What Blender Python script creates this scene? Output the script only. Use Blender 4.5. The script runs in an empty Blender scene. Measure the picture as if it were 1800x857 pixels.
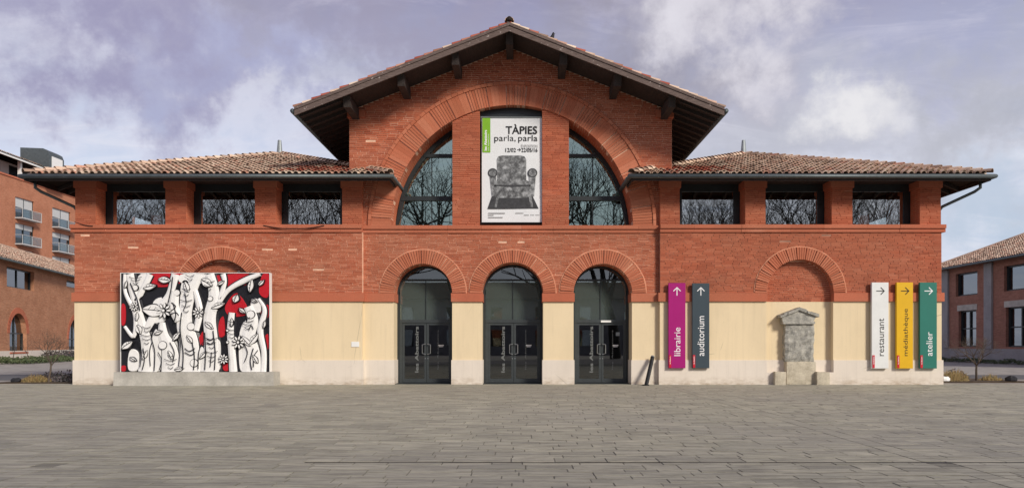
import bpy, math, random
from mathutils import Vector, Matrix
random.seed(7)
S = bpy.context.scene
C = S.collection
D, F, HZ, VX, CZ = 28.26, 1300.0, 604.0, 913.0, 1.54      # distance to the facade, focal length in photo pixels, eye height
def X(px, y=0.0): return (px - VX) * (D + y) / F             # photo column -> metres, for a plane y metres behind the facade
def Z(py, y=0.0): return CZ + (HZ - py) * (D + y) / F

# ------------------------------------------------------------------ camera
cam = bpy.data.cameras.new('camera'); camo = bpy.data.objects.new('camera', cam); C.objects.link(camo)
camo.location = (0, -D, CZ); camo.rotation_euler = (math.radians(90), 0, 0)
cam.sensor_width = 36; cam.lens = F / 1800 * 36
cam.shift_x = -(VX - 900) / 1800; cam.shift_y = (HZ - 428.5) / 1800
cam.clip_end = 2000
S.camera = camo

# ------------------------------------------------------------------ light
SUN = Vector((0.82, -1.0, 0.74)).normalized()
sl = bpy.data.lights.new('sun', 'SUN'); so = bpy.data.objects.new('sun', sl); C.objects.link(so)
sl.energy = 3.2; sl.angle = math.radians(13); sl.color = (1.0, 0.93, 0.82)
so.rotation_euler = (-SUN).to_track_quat('-Z', 'Y').to_euler(); so.location = (30, -40, 40)
S.view_settings.view_transform = 'Standard'; S.view_settings.look = 'None'
S.view_settings.exposure = 0.12; S.view_settings.gamma = 1.0

w = bpy.data.worlds.new('World'); S.world = w; w.use_nodes = True
NT = w.node_tree; NT.nodes.clear()
class G:
    """small node-graph helper"""
    def __init__(s, nt): s.nt = nt
    def n(s, t, **kw):
        o = s.nt.nodes.new(t)
        for k, v in kw.items():
            if hasattr(o, k): setattr(o, k, v)
        return o
    def put(s, sock, v):
        if hasattr(v, 'is_linked') or hasattr(v, 'links'): s.nt.links.new(v, sock)
        elif isinstance(v, (tuple, list)) and len(v) == 3 and sock.type == 'RGBA': sock.default_value = (*v, 1)
        else: sock.default_value = v
    def math(s, op, a, b=0.0, c=None, clamp=False):
        o = s.n('ShaderNodeMath', operation=op); o.use_clamp = clamp
        s.put(o.inputs[0], a); s.put(o.inputs[1], b)
        if c is not None: s.put(o.inputs[2], c)
        return o.outputs[0]
    def mix(s, f, a, b, mode='MIX'):
        o = s.n('ShaderNodeMix', data_type='RGBA', blend_type=mode); o.clamp_factor = True
        s.put(o.inputs[0], f); s.put(o.inputs[6], a); s.put(o.inputs[7], b)
        return o.outputs[2]
    def noise(s, vec, scale, detail=3, rough=0.55, dist=0.0):
        o = s.n('ShaderNodeTexNoise'); s.put(o.inputs['Vector'], vec)
        o.inputs['Scale'].default_value = scale; o.inputs['Detail'].default_value = detail
        o.inputs['Roughness'].default_value = rough; o.inputs['Distortion'].default_value = dist
        return o.outputs[0]
    def rng(s, v, a, b, c=0.0, d=1.0, smooth=False):
        o = s.n('ShaderNodeMapRange'); o.clamp = True
        if smooth: o.interpolation_type = 'SMOOTHSTEP'
        s.put(o.inputs[0], v)
        for i, q in enumerate((a, b, c, d)): s.put(o.inputs[1 + i], q)
        return o.outputs[0]
    def ramp(s, f, stops):
        o = s.n('ShaderNodeValToRGB'); e = o.color_ramp.elements
        while len(e) < len(stops): e.new(0.5)
        for k, (p, c) in zip(e, stops): k.position = p; k.color = (*c, 1)
        s.put(o.inputs[0], f); return o.outputs[0]
    def mapping(s, vec, scale=(1, 1, 1), loc=(0, 0, 0)):
        o = s.n('ShaderNodeMapping'); s.put(o.inputs[0], vec)
        o.inputs['Scale'].default_value = scale; o.inputs['Location'].default_value = loc
        return o.outputs[0]
g = G(NT)
sky = g.n('ShaderNodeTexSky', sky_type='NISHITA'); sky.sun_disc = False
sky.sun_elevation = math.asin(SUN.z); sky.sun_rotation = math.radians(141)
sky.dust_density = 2.0
tc = g.n('ShaderNodeTexCoord')
sep = g.n('ShaderNodeSeparateXYZ'); g.put(sep.inputs[0], tc.outputs['Generated'])
zz = g.math('ADD', g.math('MAXIMUM', sep.outputs[2], 0.0), 0.22)
cb = g.n('ShaderNodeCombineXYZ')
g.put(cb.inputs[0], g.math('DIVIDE', sep.outputs[0], zz)); g.put(cb.inputs[1], g.math('DIVIDE', sep.outputs[1], zz))
cl = cb.outputs[0]
n1 = g.noise(g.mapping(cl, (0.55, 0.8, 1), (3.1, 1.7, 0)), 1.0, 7, 0.58, 0.35)        # cloud sheets
n2 = g.noise(g.mapping(cl, (0.8, 1.2, 1), (9.3, 4.4, 0)), 1.35, 6, 0.55, 0.3)        # thickness of the sheets
n3 = g.noise(g.mapping(cl, (1, 1, 1), (1.3, 7.7, 0)), 3.2, 6, 0.6, 0.5)
cover = g.rng(n1, 0.34, 0.56, 0, 1, True)
blue = g.mix(1.0, sky.outputs[0], (1.05, 1.0, 1.18), 'MULTIPLY')
hi = g.rng(sep.outputs[2], 0.20, 0.42)
gap = g.mix(0.8, blue, g.mix(hi, (6.2, 6.9, 8.2), (2.8, 2.75, 4.4)))          # thin veil: pale blue low, violet blue high
thick = g.rng(n2, 0.40, 0.68, 0, 1, True)
cloudc = g.mix(thick, g.mix(hi, (6.9, 7.0, 7.9), (3.7, 3.5, 4.6)), g.mix(hi, (4.9, 5.0, 5.6), (2.6, 2.5, 3.1)))
bright = g.rng(n3, 0.5, 0.76, 0, 1, True)
cloudc = g.mix(g.math('MULTIPLY', bright, 0.4), cloudc, (7.2, 7.1, 7.6))
skyc = g.mix(g.math('MULTIPLY', cover, 0.85), gap, cloudc)
wob = g.n('ShaderNodeTexNoise'); g.put(wob.inputs['Vector'], tc.outputs['Generated'])
wob.inputs['Scale'].default_value = 10; wob.inputs['Detail'].default_value = 8; wob.inputs['Roughness'].default_value = 0.6
wv = g.n('ShaderNodeVectorMath', operation='SUBTRACT'); g.put(wv.inputs[0], wob.outputs['Color']); wv.inputs[1].default_value = (.5, .5, .5)
def puff(px, py, rad, col, core, skyc, sx=1.0, sz=1.0, amp=1.0, op=1.0):
    """one cloud of the sheet: a soft ragged patch round a direction"""
    d = Vector(((px - VX) / F, 1, (HZ - py) / F)).normalized()
    sub = g.n('ShaderNodeVectorMath', operation='SUBTRACT'); g.put(sub.inputs[0], tc.outputs['Generated']); sub.inputs[1].default_value = d
    ad = g.n('ShaderNodeVectorMath', operation='MULTIPLY_ADD'); g.put(ad.inputs[0], wv.outputs[0]); ad.inputs[1].default_value = (rad * 2.4 * amp,) * 3; g.put(ad.inputs[2], sub.outputs[0])
    sc = g.n('ShaderNodeVectorMath', operation='MULTIPLY'); g.put(sc.inputs[0], ad.outputs[0]); sc.inputs[1].default_value = (sx, 1, sz)
    ln = g.n('ShaderNodeVectorMath', operation='LENGTH'); g.put(ln.inputs[0], sc.outputs[0])
    return g.mix(g.rng(ln.outputs['Value'], rad, rad * core, 0, op, True), skyc, col)
wisp = g.noise(g.mapping(cl, (1.0, 2.6, 1), (4.1, 2.2, 0)), 2.3, 9, 0.66, 0.9)
skyc = g.mix(g.rng(wisp, 0.50, 0.70, 0, 0.55, True), skyc, g.mix(hi, (7.6, 7.7, 8.4), (5.6, 5.4, 6.6)))
skyc = g.mix(g.rng(wisp, 0.47, 0.30, 0, 0.5, True), skyc, g.mix(hi, (4.6, 5.2, 6.8), (2.3, 2.25, 3.9)))
skyc = puff(330, 215, 0.26, (7.0, 7.1, 8.2), 0.0, skyc, 0.6, 1.4, 1, .7)
skyc = puff(140, 40, 0.22, (2.9, 2.75, 4.3), 0.0, skyc, 0.5, 1.3, 1.3, .85)
skyc = puff(440, 105, 0.10, (3.7, 3.9, 5.8), 0.0, skyc, 0.45, 1.7, 1.5, .75)
skyc = puff(700, 30, 0.16, (3.3, 3.1, 4.2), 0.0, skyc, 0.55, 1.5, 1.3, .7)
skyc = puff(1720, 200, 0.16, (4.0, 4.1, 4.7), 0.0, skyc, 0.6, 1.4, 1.3, .75)
skyc = puff(1745, 370, 0.12, (4.3, 5.2, 6.4), 0.0, skyc, 0.6, 1.3, 1.2, .7)
skyc = puff(1165, 95, 0.20, (3.0, 2.85, 3.5), 0.05, skyc, 0.75, 1.15, 1, .85)
skyc = puff(1290, 60, 0.12, (7.2, 7.0, 7.6), 0.0, skyc, 0.8, 1.1, 1.5, .8)
skyc = puff(1180, 30, 0.06, (7.6, 7.4, 8.0), 0.0, skyc, 0.8, 1.0, 1.3, .7)
skyc = puff(1440, 235, 0.11, (4.7, 4.8, 5.6), 0.1, skyc, 0.7, 1.3, 1.1, .8)
skyc = puff(1492, 200, 0.062, (7.8, 7.7, 7.9), 0.25, skyc, 0.7, 1.3, 1.1, .92)
skyc = puff(1660, 60, 0.10, (3.6, 3.8, 5.4), 0.0, skyc, 0.6, 1.2, 1.3, .7)
bg = g.n('ShaderNodeBackground'); g.put(bg.inputs[0], skyc); bg.inputs[1].default_value = 0.1
wo = g.n('ShaderNodeOutputWorld'); NT.links.new(bg.outputs[0], wo.inputs[0])

# ------------------------------------------------------------------ materials
MATS = {}
def newmat(name):
    m = bpy.data.materials.new(name); m.use_nodes = True
    nt = m.node_tree; nt.nodes.clear(); q = G(nt)
    out = q.n('ShaderNodeOutputMaterial'); b = q.n('ShaderNodeBsdfPrincipled')
    nt.links.new(b.outputs[0], out.inputs[0]); MATS[name] = m
    return m, q, b, out
def pos(q): return q.n('ShaderNodeNewGeometry').outputs['Position']
def rnd(q):
    a = q.n('ShaderNodeNewGeometry').outputs['Random Per Island']; b = q.n('ShaderNodeObjectInfo').outputs['Random']
    return q.math('FRACT', q.math('ADD', a, b))
def bump(q, b, h, strength=0.3, dist=0.02):
    o = q.n('ShaderNodeBump'); o.inputs['Strength'].default_value = strength; o.inputs['Distance'].default_value = dist
    q.put(o.inputs['Height'], h); q.put(b.inputs['Normal'], o.outputs[0])
def plain(name, col, rough=0.7, metal=0.0, var=0.18, scale=4.0, bmp=0.15, spec=0.3):
    m, q, b, o = newmat(name); p = pos(q)
    n = q.noise(p, scale, 5, 0.6); n2_ = q.noise(p, scale * 9, 3, 0.6)
    f = q.math('ADD', q.math('MULTIPLY', n, 0.7), q.math('MULTIPLY', n2_, 0.3))
    k = q.rng(f, 0.3, 0.7, 1 - var, 1 + var)
    cc = q.n('ShaderNodeCombineXYZ')
    for i in range(3): q.put(cc.inputs[i], k)
    q.put(b.inputs['Base Color'], q.mix(1.0, col, cc.outputs[0], 'MULTIPLY'))
    b.inputs['Roughness'].default_value = rough; b.inputs['Metallic'].default_value = metal
    b.inputs['Specular IOR Level'].default_value = spec
    if bmp: bump(q, b, n2_, bmp, 0.01)
    return m
def brickmat(name, stops, stain=0.35, pale=0.0):
    m, q, b, o = newmat(name); p = pos(q); r = rnd(q)
    c = q.ramp(r, stops)
    big = q.noise(p, 0.45, 5, 0.62)
    c = q.mix(q.rng(big, 0.5, 0.72, 0, stain), c, (0.11, 0.048, 0.034))
    c = q.mix(q.rng(q.noise(q.mapping(p, (0.8, 1, 2.2), (5, 2, 1)), 0.8, 4, 0.6), 0.52, 0.72, 0, 0.5), c, (0.5, 0.2, 0.12))
    c = q.mix(q.rng(q.noise(q.mapping(p, (1, 1, 1.6), (8, 0, 3)), 0.22, 4, 0.6), 0.4, 0.62, 0, 0.5), c, (0.43, 0.155, 0.085))     # browner batches
    fine = q.noise(p, 38, 4, 0.65)
    c = q.mix(q.rng(fine, 0.35, 0.75, 0, 0.45), c, (0.15, 0.06, 0.04))
    # a few bricks with pale lime bloom
    lime = q.math('MULTIPLY', q.rng(q.noise(q.mapping(p, (0.6, 1, 1.5), (2, 0, 8)), 1.1, 4, 0.6), 0.58, 0.68), q.rng(r, 0.55, 0.7))
    c = q.mix(q.math('MULTIPLY', lime, 0.26), c, (0.62, 0.3, 0.2))
    q.put(b.inputs['Base Color'], c); b.inputs['Roughness'].default_value = 0.9
    b.inputs['Specular IOR Level'].default_value = 0.2
    bump(q, b, fine, 0.5, 0.012)
    return m
RED = [(0.0, (0.40, 0.100, 0.054)), (0.2, (0.49, 0.126, 0.064)), (0.65, (0.545, 0.148, 0.076)), (0.92, (0.60, 0.185, 0.10)), (1.0, (0.47, 0.13, 0.076))]
brickmat('brick', RED)
brickmat('voussoir', [(0, (0.50, 0.14, 0.072)), (0.5, (0.60, 0.185, 0.10)), (1, (0.66, 0.24, 0.14))], 0.15)
brickmat('terracotta_band', [(0, (0.52, 0.14, 0.075)), (1, (0.60, 0.19, 0.108))], 0.3)
plain('mortar', (0.74, 0.45, 0.31), 0.95, var=0.35, scale=3)
plain('pale_mortar', (0.80, 0.52, 0.37), 0.95, var=0.3, scale=3)
plain('fillet', (0.62, 0.29, 0.18), 0.95, var=0.3, scale=3)
plain('dark_mortar', (0.34, 0.17, 0.115), 0.95, var=0.3, scale=3)
def plaster(name, col, dirty):
    m, q, b, o = newmat(name); p = pos(q)
    n = q.noise(q.mapping(p, (0.7, 0.7, 0.35)), 1.3, 6, 0.6)
    c = q.mix(q.rng(n, 0.42, 0.72, 0, 0.35), col, tuple(v * 0.74 for v in col))
    c = q.mix(q.rng(q.noise(p, 14, 4, 0.6), 0.55, 0.75, 0, 0.16), c, tuple(v * 0.62 for v in col))
    zc = q.n('ShaderNodeSeparateXYZ'); q.put(zc.inputs[0], p)
    drip = q.rng(q.noise(q.mapping(p, (5.5, 5.5, 0.28), (3, 1, 2)), 1.6, 5, 0.6), 0.52, 0.72, 0, 0.22)
    c = q.mix(drip, c, tuple(v * 0.66 for v in col))                                  # rain streaks
    vo = q.n('ShaderNodeTexVoronoi'); vo.feature = 'DISTANCE_TO_EDGE'; q.put(vo.inputs['Vector'], q.mapping(p, (0.5, 0.5, 0.33))); vo.inputs['Scale'].default_value = 0.8
    crack = q.math('MULTIPLY', q.rng(vo.outputs[0], 0.006, 0.001), q.rng(q.noise(p, 0.9, 3, 0.5), 0.55, 0.65, 0, 0.5))
    c = q.mix(crack, c, tuple(v * 0.45 for v in col))
    foot = q.math('MULTIPLY', q.rng(zc.outputs[2], 0.34, 0.0), q.rng(q.noise(q.mapping(p, (1.2, 1, 3)), 2.4, 5, 0.65), 0.38, 0.7))
    c = q.mix(q.math('MULTIPLY', foot, 0.85), c, dirty)                               # splash-back staining at the foot of the wall
    q.put(b.inputs['Base Color'], c); b.inputs['Roughness'].default_value = 0.9; b.inputs['Specular IOR Level'].default_value = 0.15
    bump(q, b, q.noise(p, 60, 3, 0.6), 0.25, 0.006)
plaster('cream_plaster', (0.78, 0.64, 0.425), (0.40, 0.30, 0.19))
plaster('plinth_plaster', (0.74, 0.665, 0.575), (0.36, 0.27, 0.18))
def tilemat(name, stops, moss=0.5):
    m, q, b, o = newmat(name); p = pos(q); r = rnd(q)
    c = q.ramp(r, stops)
    c = q.mix(q.rng(q.noise(p, 0.55, 4, 0.6), 0.5, 0.7, 0, moss), c, (0.11, 0.085, 0.07))
    c = q.mix(q.rng(q.noise(p, 17, 4, 0.65), 0.52, 0.75, 0, 0.42), c, (0.16, 0.115, 0.09))
    q.put(b.inputs['Base Color'], c); b.inputs['Roughness'].default_value = 0.92; b.inputs['Specular IOR Level'].default_value = 0.15
    bump(q, b, q.noise(p, 40, 4, 0.6), 0.5, 0.01)
tilemat('roof_tile', [(0, (0.30, 0.20, 0.15)), (0.2, (0.52, 0.36, 0.265)), (0.5, (0.66, 0.48, 0.36)), (0.78, (0.77, 0.61, 0.47)), (0.93, (0.58, 0.29, 0.2)), (1, (0.42, 0.32, 0.26))])
tilemat('red_roof_tile', [(0, (0.30, 0.075, 0.05)), (0.5, (0.42, 0.115, 0.075)), (0.8, (0.46, 0.2, 0.14)), (1, (0.3, 0.15, 0.1))], 0.3)
plain('roof_underlay', (0.03, 0.022, 0.018), 0.95)
m, q, b, o = newmat('timber'); p = pos(q)
n = q.noise(q.mapping(p, (9, 1.5, 9)), 3, 5, 0.65)
q.put(b.inputs['Base Color'], q.mix(q.rng(n, 0.35, 0.7), (0.022, 0.016, 0.015), (0.055, 0.04, 0.034)))
b.inputs['Roughness'].default_value = 0.85; bump(q, b, n, 0.4, 0.01)
m, q, b, o = newmat('bargeboard'); p = pos(q)
n = q.noise(q.mapping(p, (1.2, 2, 9)), 3, 5, 0.7)
c = q.mix(q.rng(n, 0.35, 0.7), (0.085, 0.058, 0.05), (0.17, 0.122, 0.105))
c = q.mix(q.rng(q.noise(p, 6.5, 4, 0.7), 0.62, 0.68), c, (0.42, 0.36, 0.33))
q.put(b.inputs['Base Color'], c); b.inputs['Roughness'].default_value = 0.85; bump(q, b, n, 0.4, 0.01)
plain('zinc', (0.12, 0.14, 0.145), 0.5, 0.55, 0.22, 3, 0.05)
plain('light_zinc', (0.28, 0.31, 0.32), 0.5, 0.5, 0.2, 3, 0.05)
plain('dark_steel', (0.030, 0.037, 0.040), 0.42, 0.3, 0.15, 5, 0.0, 0.5)
plain('door_steel', (0.060, 0.070, 0.074), 0.4, 0.35, 0.15, 5, 0.0, 0.5)
plain('bright_steel', (0.42, 0.44, 0.45), 0.32, 0.8, 0.1, 5, 0.0, 0.5)
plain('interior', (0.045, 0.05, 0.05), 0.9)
plain('concrete', (0.44, 0.42, 0.375), 0.9, var=0.3, scale=1.6, bmp=0.3)
plain('grey_concrete', (0.30, 0.295, 0.30), 0.9, var=0.2, scale=1.0)
plain('white_paint', (0.80, 0.80, 0.78), 0.5, var=0.05, bmp=0)
plain('blind_grey', (0.52, 0.53, 0.53), 0.6, var=0.08, bmp=0)
plain('relief_white', (0.84, 0.83, 0.81), 0.35, var=0.06, bmp=0.03, spec=0.5)
plain('relief_black', (0.012, 0.012, 0.016), 0.35, var=0.2, bmp=0.03, spec=0.5)
plain('relief_red', (0.50, 0.012, 0.022), 0.35, var=0.1, bmp=0.03, spec=0.5)
plain('print_black', (0.012, 0.012, 0.013), 0.6, var=0.1, bmp=0)
plain('print_grey', (0.3, 0.3, 0.3), 0.6, var=0.1, bmp=0)
plain('print_white', (0.85, 0.85, 0.85), 0.5, var=0.02, bmp=0)
plain('poster_vinyl', (0.74, 0.755, 0.77), 0.55, var=0.04, scale=1.2, bmp=0.06)
plain('poster_green', (0.20, 0.44, 0.022), 0.55, var=0.08, bmp=0)
m, q, b, o = newmat('armchair_print'); p = pos(q)
n = q.noise(p, 5.5, 6, 0.7)
q.put(b.inputs['Base Color'], q.ramp(n, [(0.34, (0.025, 0.025, 0.027)), (0.5, (0.14, 0.145, 0.15)), (0.66, (0.40, 0.41, 0.42))])); b.inputs['Roughness'].default_value = 0.6
plain('armchair_dark', (0.045, 0.046, 0.05), 0.6, var=0.5, scale=9, bmp=0)
for nm, c in dict(sign_magenta=(0.36, 0.006, 0.16), sign_slate=(0.045, 0.066, 0.082), sign_white=(0.74, 0.755, 0.74), sign_yellow=(0.72, 0.42, 0.006), sign_green=(0.018, 0.165, 0.125), sign_red=(0.55, 0.012, 0.03)).items():
    plain(nm, c, 0.38, var=0.06, scale=1.5, bmp=0, spec=0.4)
plain('door_lettering', (0.155, 0.165, 0.165), 0.6, var=0.1, bmp=0)
plain('black_paint', (0.012, 0.013, 0.015), 0.45, var=0.2, bmp=0.05)
m, q, b, o = newmat('old_stone'); p = pos(q)
n = q.noise(p, 5, 7, 0.68); f = q.noise(p, 26, 5, 0.65)
c = q.mix(q.rng(n, 0.36, 0.66), (0.21, 0.205, 0.185), (0.50, 0.48, 0.42)); c = q.mix(q.rng(f, 0.55, 0.75, 0, 0.6), c, (0.12, 0.115, 0.1))
q.put(b.inputs['Base Color'], c); b.inputs['Roughness'].default_value = 0.95; bump(q, b, f, 0.9, 0.03)
m, q, b, o = newmat('pale_stone'); p = pos(q)
n = q.noise(p, 4, 6, 0.68); f = q.noise(p, 22, 5, 0.65)
c = q.mix(q.rng(n, 0.36, 0.66), (0.42, 0.37, 0.28), (0.6, 0.54, 0.42)); c = q.mix(q.rng(f, 0.58, 0.72, 0, 0.6), c, (0.16, 0.13, 0.1))
q.put(b.inputs['Base Color'], c); b.inputs['Roughness'].default_value = 0.95; bump(q, b, f, 0.8, 0.02)
m, q, b, o = newmat('paving'); p = pos(q); r = rnd(q)
c = q.ramp(r, [(0, (0.31, 0.296, 0.232)), (0.3, (0.385, 0.366, 0.284)), (0.75, (0.425, 0.402, 0.308)), (1, (0.50, 0.47, 0.36))])
c = q.mix(q.rng(q.noise(q.mapping(p, (0.5, 3.6, 1)), 2.6, 7, 0.7), 0.42, 0.64, 0, 0.85), c, (0.165, 0.157, 0.125))
c = q.mix(q.rng(q.noise(p, 0.16, 3, 0.5), 0.42, 0.62, 0, 0.35), c, (0.28, 0.265, 0.235))
vo = q.n('ShaderNodeTexVoronoi'); q.put(vo.inputs['Vector'], p); vo.inputs['Scale'].default_value = 1.1
c = q.mix(q.rng(vo.outputs['Distance'], 0.045, 0.02, 0, 0.6), c, (0.07, 0.066, 0.06))                   # old gum and grease spots
c = q.mix(q.rng(q.noise(q.mapping(p, (1, 1, 1), (7, 3, 0)), 0.55, 6, 0.7), 0.56, 0.70, 0, 0.4), c, (0.13, 0.125, 0.11))   # damp stains
c = q.mix(q.rng(q.noise(q.mapping(p, (1, 1, 1), (1, 9, 0)), 0.8, 5, 0.7), 0.58, 0.72, 0, 0.3), c, (0.16, 0.17, 0.11))    # thin moss
fi = q.noise(q.mapping(p, (0.35, 2.6, 1)), 22, 6, 0.72)
c = q.mix(q.rng(fi, 0.5, 0.78, 0, 0.5), c, (0.56, 0.525, 0.41))
q.put(b.inputs['Base Color'], c); b.inputs['Roughness'].default_value = 0.78; b.inputs['Specular IOR Level'].default_value = 0.35
bump(q, b, fi, 0.45, 0.012)
plain('paving_joint', (0.20, 0.19, 0.152), 0.95, var=0.4, scale=6, bmp=0.3)
plain('gravel_ground', (0.30, 0.28, 0.25), 0.95, var=0.4, scale=1.2, bmp=0.5)
plain('asphalt', (0.115, 0.115, 0.118), 0.9, var=0.3, scale=2.5, bmp=0.4)
plain('soil', (0.075, 0.055, 0.038), 0.95, var=0.4, scale=3, bmp=0.6)
plain('kerb_stone', (0.33, 0.31, 0.285), 0.9, var=0.2)
plain('bark', (0.115, 0.09, 0.072), 0.95, var=0.4, scale=8, bmp=0.5)
plain('grey_bark', (0.05, 0.045, 0.04), 0.95, var=0.4, scale=2, bmp=0.3)
def leafmat(name, a, b_, c_):
    m, q, b, o = newmat(name); r = rnd(q)
    q.put(b.inputs['Base Color'], q.ramp(r, [(0, a), (0.5, b_), (1, c_)])); b.inputs['Roughness'].default_value = 0.8
leafmat('lavender_leaf', (0.055, 0.06, 0.05), (0.085, 0.075, 0.08), (0.13, 0.10, 0.105))
leafmat('green_leaf', (0.04, 0.065, 0.025), (0.065, 0.09, 0.035), (0.1, 0.12, 0.05))
leafmat('dry_grass', (0.24, 0.15, 0.06), (0.34, 0.24, 0.10), (0.18, 0.15, 0.06))
plain('black_rock', (0.02, 0.02, 0.024), 0.7, var=0.4, scale=6, bmp=0.5)
def walltex(name, a, b_, mort, bw=0.42, bh=0.075):
    m, q, b, o = newmat(name); p = pos(q)
    sp = q.n('ShaderNodeSeparateXYZ'); q.put(sp.inputs[0], p)
    cb_ = q.n('ShaderNodeCombineXYZ'); q.put(cb_.inputs[0], q.math('ADD', sp.outputs[0], sp.outputs[1])); q.put(cb_.inputs[1], sp.outputs[2])
    t = q.n('ShaderNodeTexBrick'); q.put(t.inputs['Vector'], cb_.outputs[0])
    t.inputs['Color1'].default_value = (*a, 1); t.inputs['Color2'].default_value = (*b_, 1); t.inputs['Mortar'].default_value = (*mort, 1)
    t.inputs['Scale'].default_value = 1; t.inputs['Mortar Size'].default_value = 0.009; t.inputs['Brick Width'].default_value = bw; t.inputs['Row Height'].default_value = bh
    n = q.noise(p, 0.7, 5, 0.65); n5 = q.noise(q.mapping(p, (1, 1, 4)), 3.0, 4, 0.6)
    c = q.mix(q.rng(n, 0.4, 0.7, 0, 0.45), t.outputs[0], tuple(v * 0.6 for v in a))
    c = q.mix(q.rng(n5, 0.48, 0.7, 0, 0.5), c, tuple(v * 1.35 for v in b_))
    q.put(b.inputs['Base Color'], c); b.inputs['Roughness'].default_value = 0.92; b.inputs['Specular IOR Level'].default_value = 0.15
    bump(q, b, t.outputs['Fac'], -0.3, 0.01)
walltex('brick_jamb', (0.49, 0.122, 0.06), (0.56, 0.15, 0.075), (0.6, 0.3, 0.18))
walltex('old_brick_wall', (0.36, 0.145, 0.075), (0.47, 0.215, 0.12), (0.45, 0.3, 0.2))
walltex('apartment_brick', (0.40, 0.155, 0.085), (0.47, 0.195, 0.115), (0.44, 0.24, 0.16))
walltex('dull_brick_wall', (0.27, 0.12, 0.085), (0.35, 0.165, 0.12), (0.33, 0.22, 0.17))
def glass(name, refl, tint, through, painted_refl=0.0):
    m, q, b, o = newmat(name); nt = m.node_tree
    gl = q.n('ShaderNodeBsdfGlossy'); gl.inputs['Color'].default_value = (*tint, 1); gl.inputs['Roughness'].default_value = 0.012
    n = q.n('ShaderNodeBump'); n.inputs['Strength'].default_value = 0.012; n.inputs['Distance'].default_value = 0.02
    q.put(n.inputs['Height'], q.noise(pos(q), 1.3, 2, 0.5)); q.put(gl.inputs['Normal'], n.outputs[0])
    tr = q.n('ShaderNodeBsdfTransparent'); tr.inputs['Color'].default_value = (*through, 1)
    base = tr.outputs[0]
    if painted_refl:  # pale reflection painted into the pane as a grey-green diffuse share
        df = q.n('ShaderNodeBsdfDiffuse'); df.inputs['Color'].default_value = (0.17, 0.215, 0.195, 1)
        mf = q.n('ShaderNodeMixShader'); mf.inputs[0].default_value = painted_refl
        nt.links.new(base, mf.inputs[1]); nt.links.new(df.outputs[0], mf.inputs[2]); base = mf.outputs[0]
    mx = q.n('ShaderNodeMixShader'); mx.inputs[0].default_value = refl
    nt.links.new(base, mx.inputs[1]); nt.links.new(gl.outputs[0], mx.inputs[2]); nt.links.new(mx.outputs[0], o.inputs[0])
    nt.nodes.remove(b)
glass('lunette_glass', 0.42, (0.74, 0.95, 0.86), (0.4, 0.48, 0.45))
glass('loft_glass', 0.46, (0.92, 0.97, 0.96), (0.85, 0.92, 0.9))
glass('door_glass', 0.16, (0.9, 0.95, 0.95), (0.35, 0.38, 0.37))
glass('transom_glass', 0.22, (0.85, 0.95, 0.92), (0.35, 0.4, 0.38), 0.42)
glass('far_glass', 0.3, (0.8, 0.85, 0.9), (0.2, 0.22, 0.24))
glass('clear_glass', 0.06, (0.9, 0.95, 0.95), (0.93, 0.96, 0.95))
glass('balcony_glass', 0.15, (0.9, 0.95, 0.95), (0.7, 0.75, 0.74))

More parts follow.
